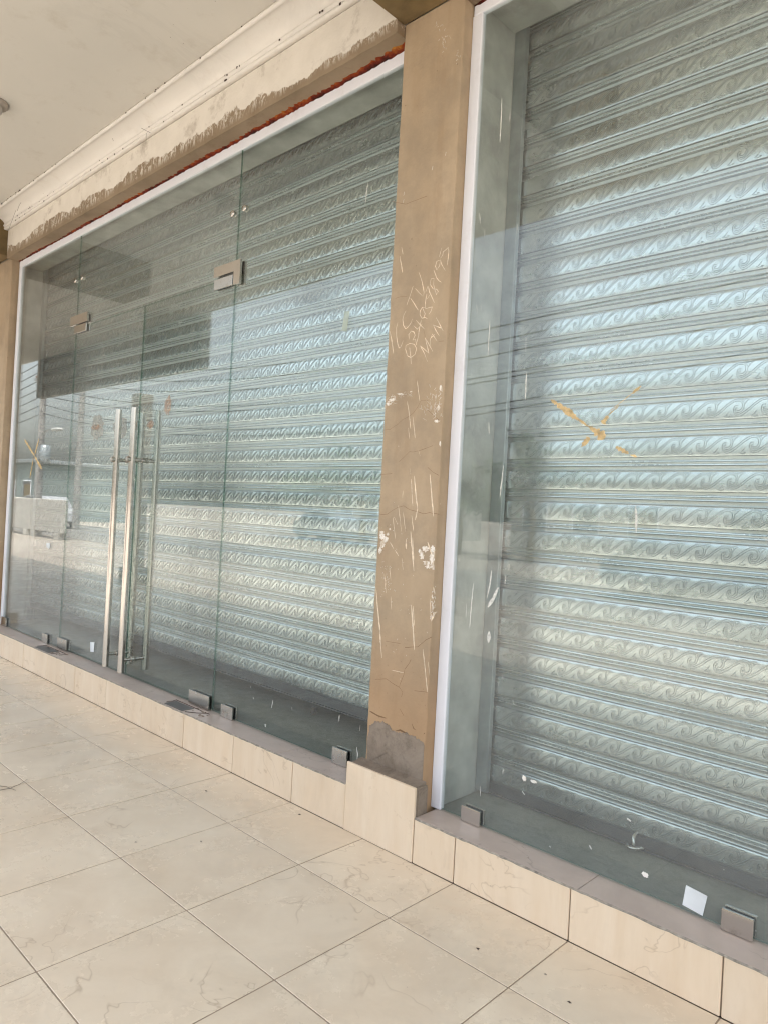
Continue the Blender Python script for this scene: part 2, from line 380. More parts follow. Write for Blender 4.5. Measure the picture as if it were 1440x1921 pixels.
# lintel beam, front face y=.022; left bay and right bay
for (x0, x1, zb) in ((-4.41, -.472, 2.885), (-.192, XR, 2.905)):
    mb = MB(); pr = [(.022, zb), (.130, zb), (.130, zb + .04), (.352, zb + .04), (.352, ZC - .003), (.022, ZC - .003)]
    # subdivide along x a little so that the arris can wobble
    n = max(2, int((x1 - x0) / .06)); xs = [x0 + (x1 - x0) * i / n for i in range(n + 1)]
    for i in range(n):
        pass
    vs = []; 
    for k, xx in enumerate(xs):
        wob = random.uniform(-.0022, .0022)
        for j, (yy, zz) in enumerate(pr): vs.append((xx, yy, zz + (wob if j == 0 else 0)))
    fs = [(k * 6 + j, k * 6 + (j + 1) % 6, (k + 1) * 6 + (j + 1) % 6, (k + 1) * 6 + j) for k in range(n) for j in range(6)]
    fs += [tuple(range(6)), tuple(n * 6 + j for j in range(6))]
    mb.add(vs, fs); mb.build('lintel', M['beam'], bld)
# continuation of the wall beyond the left pillar
mb = MB(); mb.box(XL, -4.885, .10, .35, .0, ZC - .003); mb.build('side_wall', M['pillar'], bld)
for (x0, x1) in ((-.47, -.194), (-4.87, -4.61)):
    mb = MB(); mb.box(x0, x1, .131, .70, 0, ZC - .003, 0, .002); mb.build('reveal_wall', M['reveal'], bld)
for (x0, x1, z) in ((-4.608, -.472, 2.925), (-.192, XR - .2, 2.945)):
    mb = MB(); mb.box(x0, x1, .415, .50, 3.0, ZC - .004); mb.build('shutter_slot', M['dark_wall'], bld)
    mb = MB(); mb.box(x0, x1, .1315, .3515, z - .010, z - .0005, 0, .001); mb.build('soffit', M['reveal'], bld)
mb = MB(); mb.box(XL, XR, 3.4, 3.6, 0, ZC); mb.box(XL, XL + .2, .36, 3.4, 0, ZC); mb.box(XR - .2, XR, .36, 3.4, 0, ZC); mb.box(-.43, -.23, .71, 3.39, 0, ZC - .01); mb.build('back_wall', M['dark_wall'], bld)
mb = MB(); mb.box(XL, XR, .43, 3.6, ZC + .003, ZC + .27); mb.box(XL, XR, .0145, .428, ZC + .001, ZC + .27); mb.build('roof', M['cement'], bld)
mb = MB(); mb.box(-4.609, -.473, .128, 3.39, .0, .155); mb.box(-.189, XR - .21, .128, 3.39, .0, .141); mb.build('inner_floor', M['inner_floor'], bld)
mb = MB(); mb.box(-.4725, -.1925, -.95, .0596, 2.93, ZC - .002, 0, .004); mb.build('cross_beam', M['dark_beam'], bld)
mb = MB(); mb.box(-4.885, -4.425, -.95, .0585, 2.91, ZC - .002, 0, .004); mb.build('cross_beam', M['dark_beam'], bld)
# cornice: two beads and a cove between them, in two runs
def cornice_profile():
    p = [(.0215, 3.094), (-.002, 3.094), (-.006, 3.100), (-.006, 3.107), (-.001, 3.110), (-.004, 3.113), (-.010, 3.117), (-.012, 3.124), (-.008, 3.129), (-.003, 3.131)]
    for k in range(11):
        a_ = k / 10 * math.pi / 2
        p.append((-.004 - .082 * (1 - math.cos(a_)) - .004 * math.sin(a_), 3.133 + .040 * math.sin(a_)))
    p += [(-.092, 3.1715), (-.096, 3.168), (-.104, 3.168), (-.110, 3.172), (-.111, 3.179), (-.107, 3.184), (-.105, ZC - .001), (.0215, ZC - .001)]
    return p
cp = cornice_profile()
for (x0, x1) in ((-4.42, -.474), (-.19, XR)):
    mb = MB(); n = int((x1 - x0) / .15)
    vs = []; L = len(cp)
    for k in range(n + 1):
        xx = x0 + (x1 - x0) * k / n; wv = random.uniform(-.0008, .0008)
        for (yy, zz) in cp: vs.append((xx, yy + (wv if yy < .02 else 0), zz + (wv if zz < 3.18 and yy < .02 else 0)))
    fs = [(k * L + j, k * L + (j + 1) % L, (k + 1) * L + (j + 1) % L, (k + 1) * L + j) for k in range(n) for j in range(L)]
    mb.add(vs, fs, 0, True); mb.add(vs, [tuple(range(L)), tuple(n * L + j for j in range(L))])
    co = mb.build('cornice', M['cornice'], bld)
    if x1 < 0:
        sm = MB()
        for k in range(70):
            xx = random.uniform(-4.3, -.6); r = random.random()
            yy, zz = random.choice([(-.112, 3.176), (-.1135, 3.180), (-.012, 3.122), (-.008, 3.103), (-.013, 3.118)])
            s_ = random.uniform(.0012, .0035)
            sm.box(xx - s_, xx + s_ * random.uniform(.6, 2), yy - .0012, yy + .002, zz - s_, zz + s_ * random.uniform(.8, 2.5), 0, .0005)
        for (u0, v0, u1, v1) in ((41, 360, 30, 395), (30, 395, 14, 430), (265, 240, 280, 248), (213, 235, 211, 247), (275, 250, 271, 268)):
            (xa, za), (xb, zb) = px(u0, v0, -.05), px(u1, v1, -.05)
            sm.tube([(xa, -.05, min(za, 3.158)), ((xa + xb) / 2, -.045, min((za + zb) / 2, 3.152)), (xb, -.04, min(zb, 3.15))], .0008, 4)
        sm.build('cobweb_dirt', M['speck'], co)['kind'] = 'stuff'
# red and orange sealant along the joint between lintel and window frame
def sealant(x0, x1, z, parent):
    mb = MB(); n = int((x1 - x0) / .012); vs = []; fs = []
    for k in range(n + 1):
        xx = x0 + (x1 - x0) * k / n; f = (k / n)
        wdt = .008 + .005 * math.sin(xx * 9) + .018 * f * f + random.uniform(-.006, .008)
        lay = [(.1058, z - .0005), (.1055, z - .005 - random.uniform(0, .006)), (.1072 - wdt * .55, z - .003 - random.uniform(0, .004)), (.1072 - wdt, z - .0002), (.1072 - wdt * .5, z + .001)]
        vs += [(xx, a_, b_) for a_, b_ in lay]
        if k: fs += [((k - 1) * 5 + j, (k - 1) * 5 + (j + 1) % 5, k * 5 + (j + 1) % 5, k * 5 + j) for j in range(5)]
    mb.add(vs, fs, 0, False); return mb.build('sealant', M['rust'], parent)
sealant(-4.385, -.474, 2.885, bld); sealant(-.189, 3.0, 2.905, bld)

# ------------------------------------------------------------------ pillars
Q5 = 500 / 1440
def strokes(lines, *a_, **k_):
    for l_ in lines: ribbons([l_], *a_, **k_)
def ribbons(lines, y, width, name, mat, parent, proud=.0006, taper=True):
    """flat strokes lying on the plane y = const, each a low ridge; lines = [(points in photograph pixels, width factor)]"""
    mb = MB()
    for pts, wf in lines:
        P = [Vector(px(u, v, y)) for u, v in pts]
        # resample with a slight shake
        Q = []
        for i in range(len(P) - 1):
            L = (P[i + 1] - P[i]).length; m = max(1, int(L / .012))
            for k in range(m): Q.append(P[i].lerp(P[i + 1], k / m) + Vector((random.uniform(-.0004, .0004), random.uniform(-.0004, .0004))))
        Q.append(P[-1]); n = len(Q); vs = []
        for i, q in enumerate(Q):
            tt = (Q[min(i + 1, n - 1)] - Q[max(0, i - 1)]); tt = tt.normalized() if tt.length > 0 else Vector((0, 1))
            nn = Vector((-tt.y, tt.x)); w_ = width * wf * random.uniform(.75, 1.2)
            if taper: w_ *= min(1, .35 + 4 * min(i, n - 1 - i) / max(3, n))
            a_, b_ = q + nn * w_ / 2, q - nn * w_ / 2
            vs += [(a_.x, y - .0001, a_.y), (q.x, y - proud, q.y), (b_.x, y - .0001, b_.y)]
        fs = []
        for i in range(n - 1):
            fs += [(3 * i, 3 * i + 1, 3 * i + 4, 3 * i + 3), (3 * i + 1, 3 * i + 2, 3 * i + 5, 3 * i + 4), (3 * i, 3 * i + 3, 3 * i + 5, 3 * i + 2)]
        mb.add(vs, fs)
    return mb.build(name, mat, parent)
def T(ox, oy, s, pts): return [(ox + a * s, oy + b * s) for a, b in pts]
PY = .06
main = thing('pillar', 'tan painted pillar between the two shop bays with a phone number scratched on it', 'pillar', (-.33, .06, 0))
mb = MB()
# shaft with slightly rounded, wavering arrises
prof = [(-.470, .129), (-.470, .066), (-.4685, .0615), (-.464, .060), (-.200, .060), (-.1955, .0615), (-.194, .066), (-.194, .129)]
zs = [.10 + (2.93 - .10) * k / 90 for k in range(91)]; vs = []
for zz in zs:
    wl, wr = random.uniform(-.0012, .0012), random.uniform(-.0012, .0012)
    for k, (xx, yy) in enumerate(prof): vs.append((xx + (wl if k in (1, 2) else 0) + (wr if k in (5, 6) else 0), yy, zz))
L = len(prof)
mb.add(vs, [(k * L + j, k * L + (j + 1) % L, (k + 1) * L + (j + 1) % L, (k + 1) * L + j) for k in range(90) for j in range(L)], 0, False)
mb.add(vs, [tuple(90 * L + j for j in range(L))])
mb.build('shaft', M['pillar'], main)
mb = MB(); mb.box(-.4935, -.174, .004, .0595, 0, .2405, 0); mb.box(-.174, -.1715, .012, .0595, 0, .235, 0)
bs = mb.build('base', M['cement'], main)
mb = MB(); mb.box(-.4972, -.1715, -.006, .0035, .0008, .2452, 0, .0012); mb.build('base_tile', M['plinth_tile'], bs)
# cement patch at the foot
poly = T(680, 1080, 180 / 823, [(30, 1640), (36, 1560), (42, 1400), (58, 1300), (100, 1252), (175, 1252), (235, 1290), (262, 1330), (300, 1345), (370, 1352), (450, 1385), (510, 1425), (543, 1480), (541, 1600), (541, 1700), (520, 1790), (480, 1830), (300, 1760), (150, 1690)])
P = [px(u, v, PY) for u, v in poly]
P2 = []
for (a0_, b0_), (a1_, b1_) in zip(P, P[1:] + P[:1]):
    for k in range(6): P2.append((a0_ + (a1_ - a0_) * k / 6 + random.uniform(-.0035, .0035), b0_ + (b1_ - b0_) * k / 6 + random.uniform(-.005, .005)))
P = [(max(-.468, min(-.197, a_)), max(.235, b_)) for a_, b_ in P2]
mb = MB(); n = len(P)
cx = sum(p[0] for p in P) / n; cz = sum(p[1] for p in P) / n
rings = []
for f, yy in ((1.0, PY - .0003), (.975, PY - .0030), (.6, PY - .0032), (.25, PY - .0032)):
    rings.append([(cx + (a_ - cx) * f, yy, cz + (b_ - cz) * f) for a_, b_ in P])
vs = [p for r in rings for p in r] + [(cx, PY - .0032, cz)]
fs = [(k * n + j, k * n + (j + 1) % n, (k + 1) * n + (j + 1) % n, (k + 1) * n + j) for k in range(3) for j in range(n)] + [(3 * n + j, 3 * n + (j + 1) % n, 4 * n) for j in range(n)]
mb.add(vs, fs, 0, False); mb.build('cement_patch', M['cement'], main)
# ledge mortar sloping up to the shaft on top of the base
mb = MB(); mb.prism_x([(.0045, .2402), (.0045, .2425), (.030, .2445), (.0595, .250), (.0595, .2402)], -.488, -.180); mb.build('mortar', M['cement'], bs)
s4 = 160 / 1182
W = [[(155, 1340), (175, 1450), (205, 1650)],
 [(262, 1210), (243, 1290), (243, 1400), (262, 1520), (280, 1572), (303, 1560), (337, 1468)],
 [(375, 1055), (345, 1110), (330, 1180), (340, 1260), (370, 1305), (400, 1285), (440, 1230), (465, 1168)], [(352, 1270), (395, 1268)],
 [(475, 712), (430, 850), (385, 978)], [(437, 880), (490, 960), (545, 1050)],
 [(553, 518), (600, 660), (625, 800), (618, 845)], [(503, 748), (560, 810), (610, 858)],
 [(375, 1525), (368, 1590), (395, 1680), (440, 1705), (500, 1660), (520, 1580), (490, 1522), (430, 1508), (375, 1535)], [(425, 1565), (440, 1680), (447, 1795)],
 [(420, 1455), (413, 1385), (445, 1340), (485, 1350), (500, 1395), (470, 1465), (505, 1450), (520, 1533)],
 [(513, 1188), (560, 1240), (632, 1312)], [(587, 1178), (560, 1300), (548, 1400), (513, 1533)], [(478, 1262), (530, 1312), (600, 1238)],
 [(637, 1008), (600, 1008), (570, 1060), (568, 1110), (595, 1160), (640, 1150), (672, 1168)], [(600, 1010), (640, 1100), (620, 1155), (590, 1165)],
 [(664, 818), (642, 940), (645, 1030), (700, 1008), (737, 1005), (722, 1060), (690, 1105)],
 [(645, 800), (680, 712), (702, 800), (768, 948)], [(668, 890), (722, 812)],
 [(762, 605), (722, 610), (708, 690), (750, 752), (800, 758), (820, 790), (795, 835), (770, 760), (756, 690), (762, 605)],
 [(758, 490), (800, 600), (830, 640), (864, 662)],
 [(852, 350), (800, 370), (783, 440), (800, 492), (840, 430), (852, 350), (870, 420), (920, 502)],
 [(835, 312), (850, 250), (870, 182)], [(850, 330), (882, 285), (890, 240), (960, 180), (966, 230), (960, 310), (945, 425)],
 [(672, 1762), (630, 1650), (572, 1540), (690, 1645), (640, 1432), (745, 1620)],
 [(710, 1542), (712, 1450), (740, 1380), (806, 1478)], [(712, 1440), (778, 1378)],
 [(835, 1402), (790, 1330), (750, 1252), (868, 1300), (888, 1335)], [(888, 1335), (840, 1240), (790, 1150)],
 [(315, 178), (333, 275)], [(291, 300), (310, 420), (328, 530)]]
ribbons([(T(710, 440, s4, l_), 1.25 if i in (0, 30, 31) else 1.0) for i, l_ in enumerate(W)], PY, .0030, 'scratched_writing', M['scratch'], main)
s6 = 180 / 823
sc = [([(465, 155), (475, 240), (487, 330)], 1.4), ([(380, 330), (398, 450), (410, 570)], 1.8), ([(428, 460), (448, 650)], 1.5), ([(390, 560), (400, 655)], 1), ([(440, 970), (455, 1150), (470, 1262)], 2.2), ([(470, 1255), (448, 1352)], 2.4),
 ([(415, 1000), (420, 1120), (428, 1230)], 1.6), ([(575, 960), (590, 1150), (605, 1320)], 2.4), ([(258, 1330), (278, 1510)], 1.2), ([(268, 1325), (300, 1395)], 1), ([(305, 1225), (330, 1450)], 1), ([(345, 1280), (365, 1450)], 1),
 ([(418, 1310), (435, 1450)], 1.2), ([(410, 1450), (422, 1600), (437, 1790)], 2.6), ([(425, 1500), (437, 1700)], 1.4), ([(370, 1510), (371, 1600)], 2.8), ([(555, 1540), (605, 1690)], 2.6), ([(615, 1600), (605, 1680), (597, 1780)], 3.2),
 ([(235, 1545), (265, 1600)], 1.8), ([(275, 1610), (308, 1660)], 2), ([(335, 1680), (345, 1780)], 1), ([(228, 1745), (240, 1870)], 1.2), ([(345, 1100), (340, 1165)], .8), ([(405, 910), (410, 960)], .8), ([(185, 1810), (200, 1910)], 1),
 ([(475, 750), (490, 800)], .7)]
sc = [(T(680, 680, s6, a_), b_) for a_, b_ in sc]
sc += [(T(680, 1080, s6, a_), b_) for a_, b_ in [([(115, 100), (127, 250), (145, 430), (158, 620), (165, 705)], 2.4), ([(415, 250), (430, 450), (442, 638)], 2.6), ([(430, 260), (440, 430)], 1.5), ([(515, 630), (535, 820), (552, 1000)], 1.6), ([(415, 1400), (425, 1520), (430, 1638)], 1.6),
 ([(245, 810), (350, 832)], 1), ([(560, 740), (572, 855)], 1), ([(190, 60), (200, 150)], 1.4), ([(240, 180), (246, 290)], 1), ([(575, 200), (585, 380)], 1.4), ([(605, 100), (618, 160)], 3), ([(600, 180), (612, 225)], 3), ([(585, 390), (615, 320), (635, 310)], 3)]]
strokes(sc, PY, .0020, 'scratch', M['scratch'], main)
# white smears: many short overlapping dabs
def smear(polyc, n, ln, wd, ang, out):
    (x0, y0, x1, y1) = polyc
    for _ in range(n):
        u = random.gauss((x0 + x1) / 2, (x1 - x0) / 4.2); v = random.gauss((y0 + y1) / 2, (y1 - y0) / 4.2)
        if not (x0 <= u <= x1 and y0 <= v <= y1): continue
        a_ = math.radians(ang + random.uniform(-45, 45)); l_ = ln * random.uniform(.3, 1.2)
        out.append(([(u, v), (u + math.cos(a_) * l_, v - math.sin(a_) * l_)], wd * random.uniform(.3, 1.5)))
sme = []
smear((724, 742, 742, 764), 45, 6, 1.0, 30, sme); smear((740, 735, 775, 748), 22, 6, .7, 10, sme); smear((806, 720, 829, 800), 50, 7, .8, 80, sme)
smear((712, 1030, 735, 1125), 40, 3, .7, 60, sme); smear((788, 745, 826, 790), 26, 7, .5, 120, sme); smear((806, 1095, 818, 1165), 30, 6, 1.2, 80, sme)
smear((818, 60, 846, 110), 16, 5, 1.0, 80, sme); smear((850, 95, 866, 130), 10, 4, 1.0, 80, sme); smear((810, 35, 848, 60), 10, 5, .9, 80, sme)
smear((705, 900, 800, 1300), 40, 3, .5, 90, sme)
for (u, v) in ((758, 360), (757, 374), (811, 312), (836, 285), (752, 148), (752, 158)): sme.append(([(u, v), (u - 1.5, v + 7)], 1.2))
sme = [([(max(715 if v_ > 900 else 724, u_) if v_ < 1150 else u_, v_) for u_, v_ in l_], w_) for l_, w_ in sme]
ribbons(sme, PY, .0026, 'paint_smear', M['white_paint'], main, .0009)['kind'] = 'stuff'
def flakes(cells, seed):
    rg = random.Random(seed)
    for (u, v, ru, rv) in cells:
        n = 30; pts = [px(u + math.cos(2 * math.pi * k / n) * ru * rg.uniform(.5, 1.2), v + math.sin(2 * math.pi * k / n) * rv * rg.uniform(.55, 1.15), PY) for k in range(n)]
        pts = [(max(-.4685, min(-.1955, a_)), b_) for a_, b_ in pts]; cx_, cz_ = px(u, v, PY); cx_ = max(-.462, cx_); th = rg.uniform(.0006, .0015)
        mb = MB(); mb.add([(a_, PY - .0001, b_) for a_, b_ in pts] + [(cx_ + (a_ - cx_) * .9, PY - th, cz_ + (b_ - cz_) * .9) for a_, b_ in pts], [(k, (k + 1) % n, n + (k + 1) % n, n + k) for k in range(n)] + [tuple(range(n, 2 * n))]); mb.build('paint_flake', M['white_smear'], main)
flakes([(716, 1004, 6, 9), (722, 1012, 6, 7), (717, 1022, 5, 8), (713, 1033, 3, 7), (727, 1002, 3, 3), (731, 993, 2, 2)], 1)
flakes([(797, 1030, 7, 6), (791, 1042, 5, 8), (800, 1056, 9, 5), (809, 1048, 5, 12), (811, 1030, 4, 8), (803, 1063, 7, 4), (812, 1064, 3, 6), (787, 1034, 3, 5)], 2)
flakes([(735, 750, 6, 3), (728, 758, 5, 3), (722, 763, 3, 4), (751, 739, 6, 1.6), (771, 735, 3, 1.6), (826, 728, 3, 6), (822, 765, 3, 5), (818, 790, 5, 3), (812, 1120, 2.5, 7), (809, 1160, 3, 8), (812, 1145, 3, 4), (825, 832, 2, 6)], 3)
cr = [T(680, 680, s6, l_) for l_ in [[(178, 580), (230, 575), (300, 530), (340, 490), (400, 460), (430, 435), (470, 380), (485, 350), (500, 325), (560, 325)], [(555, 405), (600, 450), (655, 497)], [(312, 850), (345, 820), (400, 765), (430, 768), (480, 758), (600, 713)], [(150, 962), (250, 953)], [(555, 900), (600, 940), (650, 968)],
   [(150, 1305), (210, 1300), (260, 1265), (300, 1242), (350, 1230), (400, 1262), (460, 1278), (520, 1298), (570, 1288), (655, 1302)]]]
cr += [T(680, 1080, s6, l_) for l_ in [[(200, 562), (320, 582)], [(360, 615), (470, 610), (505, 580), (540, 550), (590, 525)], [(412, 718), (395, 755), (360, 800), (350, 850), (318, 930), (312, 955), (340, 1000), (330, 1040)], [(108, 890), (200, 884), (250, 920), (312, 957)], [(440, 985), (555, 1000)], [(315, 1140), (350, 1200)]]]
cr += [T(710, 440, s4, l_) for l_ in [[(230, 885), (300, 860), (390, 855)], [(620, 1310), (640, 1420)], [(830, 1480), (900, 1475)]]]
cr += [[(735, 378), (760, 383), (800, 368)]]
strokes([(l_, random.uniform(.6, 1.1)) for l_ in cr], PY, .0016, 'crack', M['crack'], main, .0003, False)
dots = []
for k in range(46):
    u = 680 + random.uniform(90, 540) * s6; v = 1080 + random.uniform(480, 1300) * s6; u = max(u, 708 - (v - 1100) * .05)
    dots.append(([(u, v), (u + random.uniform(-.6, .6), v + random.uniform(1, 2.6))], random.uniform(.8, 2.2)))
dots += [(T(680, 1080, s6, [(470 - 50, 1270), (435, 1310), (450, 1320)]), 2.5), (T(680, 1080, s6, [(60, 1160), (130, 1200), (200, 1222)]), 3), (T(680, 1080, s6, [(285, 1330), (320, 1325), (380, 1355)]), 3.5), (T(680, 1080, s6, [(520, 1360), (530, 1350)]), 3.2), (T(710, 440, s4, [(975, 1370), (965, 1450)]), .1)]
ribbons(dots, PY, .0018, 'dirt_spots', M['crack'], main, .0007)['kind'] = 'stuff'

lp = thing('pillar', 'tan pillar at the far left end of the left shop bay', 'pillar', (-4.65, .06, 0))
mb = MB(); mb.box(-4.884, -4.408, .06, .128, 0, 2.91, 0, .003); mb.build('shaft', M['pillar'], lp)
mb = MB(); mb.box(-4.90, -4.39, -.004, .0595, .001, .245, 0, .0012); mb.build('base_tile', M['plinth_tile'], lp)

# ------------------------------------------------------------------ tiled plinths
def plinth(label, x0, x1, z, joints, led, core_x):
    p = thing('tiled_plinth', label, 'plinth', ((x0 + x1) / 2, .05, 0))
    mb = MB(); mb.box(x0 + .001, x1 - .001, .004, .1275, 0, z - .0045); mb.build('core', M['grout_plinth'], p)
    mb = MB(); js = [x0] + [j for j in joints if x0 + .01 < j < x1 - .01] + [x1]
    for a_, b_ in zip(js[:-1], js[1:]): mb.box(a_ + .0018, b_ - .0018, -.004 + random.uniform(-.0006, .0006), .0035, .0008, z - .0016 + random.uniform(-.0006, .0006), 0, .0016)
    mb.build('face_tile', M['plinth_tile'], p)
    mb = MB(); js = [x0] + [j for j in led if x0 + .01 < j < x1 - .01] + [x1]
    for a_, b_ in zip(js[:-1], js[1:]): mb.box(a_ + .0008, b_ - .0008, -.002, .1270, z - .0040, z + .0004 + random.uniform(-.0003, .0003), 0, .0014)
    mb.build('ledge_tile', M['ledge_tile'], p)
    mb = MB()   # crumbled grout along the front arris
    n = int((x1 - x0) / .02); vs = []; fs = []
    for k in range(n + 1):
        xx = x0 + .002 + (x1 - x0 - .004) * k / n; e_ = random.uniform(0, .0022)
        vs += [(xx, -.0046 - e_ * .5, z - .0035 - e_), (xx, -.0046 - e_ * .4, z - .0008), (xx, -.0022, z + .0006), (xx, .0005, z - .0030)]
        if k: fs += [((k - 1) * 4 + j, (k - 1) * 4 + (j + 1) % 4, k * 4 + (j + 1) % 4, k * 4 + j) for j in range(4)]
    mb.add(vs, fs); mb.build('grout_line', simple('dirty grout', (.30, .27, .23), .9, 0, .4, 60), p)
    return p
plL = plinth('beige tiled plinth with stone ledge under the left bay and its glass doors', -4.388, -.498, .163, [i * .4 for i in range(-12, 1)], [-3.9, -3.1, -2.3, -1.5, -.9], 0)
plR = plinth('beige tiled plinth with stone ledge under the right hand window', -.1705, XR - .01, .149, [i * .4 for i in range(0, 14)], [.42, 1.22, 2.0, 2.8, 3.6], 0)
# floor spring cover plates let into the left ledge
for (x0, x1, la, gp) in ((-1.80, -1.635, 'dark metal floor plate in the ledge below the right glass door pivot', None), (-3.44, -3.22, 'dark metal floor plate in the ledge below the left glass door pivot', None)):
    p = thing('floor_plate', la, 'floor plate', ((x0 + x1) / 2, .04, .163))
    mb = MB(); mb.box(x0, x1, .004, .072, .1634, .1656, 0, .0006); mb.build('plate', M['plate'], p)
    mb = MB()
    for (a_, b_, c_, d_) in ((x0 - .02, .082, x1 + .12, .078), (x1 + .02, .01, x1 + .10, .075), (x0 - .02, .03, x0 - .02, .085)):
        mb.tube([(a_, b_, .1640), ((a_ + c_) / 2 + .01, (b_ + d_) / 2, .1642), (c_, d_, .1640)], .0022, 5)
    for k in range(10): 
        xx = x1 + random.uniform(-.02, .13); yy = random.uniform(.02, .085); s_ = random.uniform(.002, .007)
        mb.box(xx - s_, xx + s_ * 1.5, yy - s_ * .6, yy + s_ * .6, .1636, .1645 + s_ * .3, 1, .0005)
    mb.build('mortar_crumbs', [M['speck'], M['cement']], p)

# ------------------------------------------------------------------ glass shop fronts
GY0, GY1 = .112, .120
def pane(x0, x1, z0, z1, name, parent):
    mb = MB()
    vs = [(x, y, z) for x in (x0, x1) for y in (GY0, GY1) for z in (z0, z1)]
    mb.add(vs, [(0, 4, 5, 1), (2, 3, 7, 6)], 0); mb.add(vs, [(0, 1, 3, 2), (4, 6, 7, 5), (0, 2, 6, 4), (1, 5, 7, 3)], 1)
    return mb.build(name, [M['glass'], M['glass_edge']], parent)
def clamp(x0, x1, z0, z1, parent, mat='steel_dull', name='glass_clamp'):
    mb = MB(); mb.box(x0, x1, .0995, .1090, z0, z1, 0, .0015); mb.box(x0 + .003, x1 - .003, .1090, .1118, z0 + .002, z1 - .002, 1)
    mb.box(x0, x1, .1230, .1325, z0, z1, 0, .0015); mb.box(x0 + .003, x1 - .003, .1202, .1230, z0 + .002, z1 - .002, 1)
    return mb.build(name, [M[mat], M['rubber']], parent)
def stud(x, z, parent):
    mb = MB(); R_ = Matrix.Translation((x, 0, z)) @ Matrix.Rotation(math.pi / 2, 4, 'X')
    for s_, y in ((1, GY0), (-1, GY1)):
        mb.lathe([(0, -(y) + s_ * .009), (.013, -(y) + s_ * .009), (.016, -(y) + s_ * .006), (.016, -(y) + s_ * .0003), (0, -(y) + s_ * .0003)], 20, 0, R_)
    return mb.build('stud', M['steel'], parent)
frL = thing('glass_shopfront', 'wide glass shopfront with double doors and long steel pull handles in the left bay', 'glass front', (-2.4, .107, .163))
ZT = 2.834
mb = MB()
mb.box(-4.387, -.471, .106, .128, ZT, 2.884, 0, .002)
mb.box(-4.387, -4.345, .106, .128, .166, ZT, 0, .002)
mb.build('frame', M['aluminium'], frL)
J1, J2, J3, ZD = -3.330, -1.550, -2.425, 2.233
pl = pane(-4.346, J1 - .0008, .170, ZT + .006, 'side_panel', frL); pl['label'] = 'left fixed glass panel'
pr_ = pane(J2 + .0008, -.4712, .170, ZT + .006, 'side_panel', frL); pr_['label'] = 'right fixed glass panel'
tp = pane(J1 + .0008, J2 - .0008, ZD + .0008, ZT + .006, 'transom_panel', frL)
stud(-3.369, 2.551, pl); stud(-3.271, 2.551, tp); stud(-1.597, 2.541, tp); stud(-1.500, 2.543, pr_)
for (a_, b_, c_, d_, par) in ((-1.459, -1.368, .164, .222, pr_), (-.692, -.610, .164, .226, pr_), (-3.578, -3.492, .164, .226, pl), (-4.345, -4.248, .164, .230, pl)): clamp(a_, b_, c_, d_, par)
# L shaped connectors between transom and side panels, and door patches
def ell(x0, x1, xj, side, par):
    mb = MB()
    for y0, y1 in ((.0965, .1090), (.1230, .1350)):
        if side > 0: pts = [(x0, 2.250), (xj + .008, 2.250), (xj + .008, 2.186), (x1, 2.186), (x1, 2.300), (x0, 2.300)]
        else: pts = [(x1, 2.250), (xj - .008, 2.250), (xj - .008, 2.250), (x0, 2.250), (x0, 2.310), (x1, 2.310)]
        n = len(pts)
        vs = [(a_, y0, b_) for a_, b_ in pts] + [(a_, y1, b_) for a_, b_ in pts]
        mb.add(vs, [(i, (i + 1) % n, n + (i + 1) % n, n + i) for i in range(n)] + [tuple(range(n)), tuple(range(2 * n - 1, n - 1, -1))])
    mb.box(x0 + .004, x1 - .004, .1090, .1118, 2.254, 2.296, 1); mb.box(x0 + .004, x1 - .004, .1202, .1230, 2.254, 2.296, 1)
    return mb.build('patch_fitting', [M['steel'], M['rubber']], par)
ell(-1.712, -1.492, J2, 1, tp); ell(-3.386, -3.136, J1, -1, tp)
def door(x0, x1, hx, pivot, label):
    d = pane(x0 + .0008, x1 - .0008, .176, ZD - .0008, 'glass_door', frL); d['label'] = label
    if pivot == 'R': clamp(-1.737, -1.563, .168, .232, d, 'steel_dull', 'pivot_patch'); clamp(-1.710, -1.556, 2.190, 2.240, d, 'steel_dull', 'pivot_patch')
    else: clamp(-3.3275, -3.188, .172, .238, d, 'steel_dull', 'pivot_patch'); clamp(-3.3275, -3.150, 2.195, 2.244, d, 'steel', 'pivot_patch')
    mb = MB()
    for sgn, y in ((1, .044), (-1, .188)):
        z0_, z1_ = .205, 1.648
        mb.tube([(hx, y, z0_), (hx, y, (z0_ + z1_) / 2), (hx, y, z1_)], .0175, 20, 0 if sgn > 0 else 1)
        yg = GY0 if sgn > 0 else GY1
        for zz in (1.366, .272):
            mb.tube([(hx, y, zz), (hx, yg - sgn * .0005, zz)], .0105, 14)
            mb.tube([(hx, yg - sgn * .012, zz), (hx, yg - sgn * .0006, zz)], .0150, 16, 1)
    # lock cylinder on the outer bar
    y = .044
    mb.tube([(hx, y - .016, 1.366), (hx, y - .030, 1.366)], .0155, 18); mb.tube([(hx, y - .0295, 1.366), (hx, y - .0315, 1.366)], .009, 14, 1)
    h = mb.build('pull_handle', [M['steel'], M['steel_dull']], d); return d
dL = door(J1, J3, -2.523, 'L', 'left leaf of the glass double door'); dR = door(J3, J2, -2.340, 'R', 'right leaf of the glass double door')

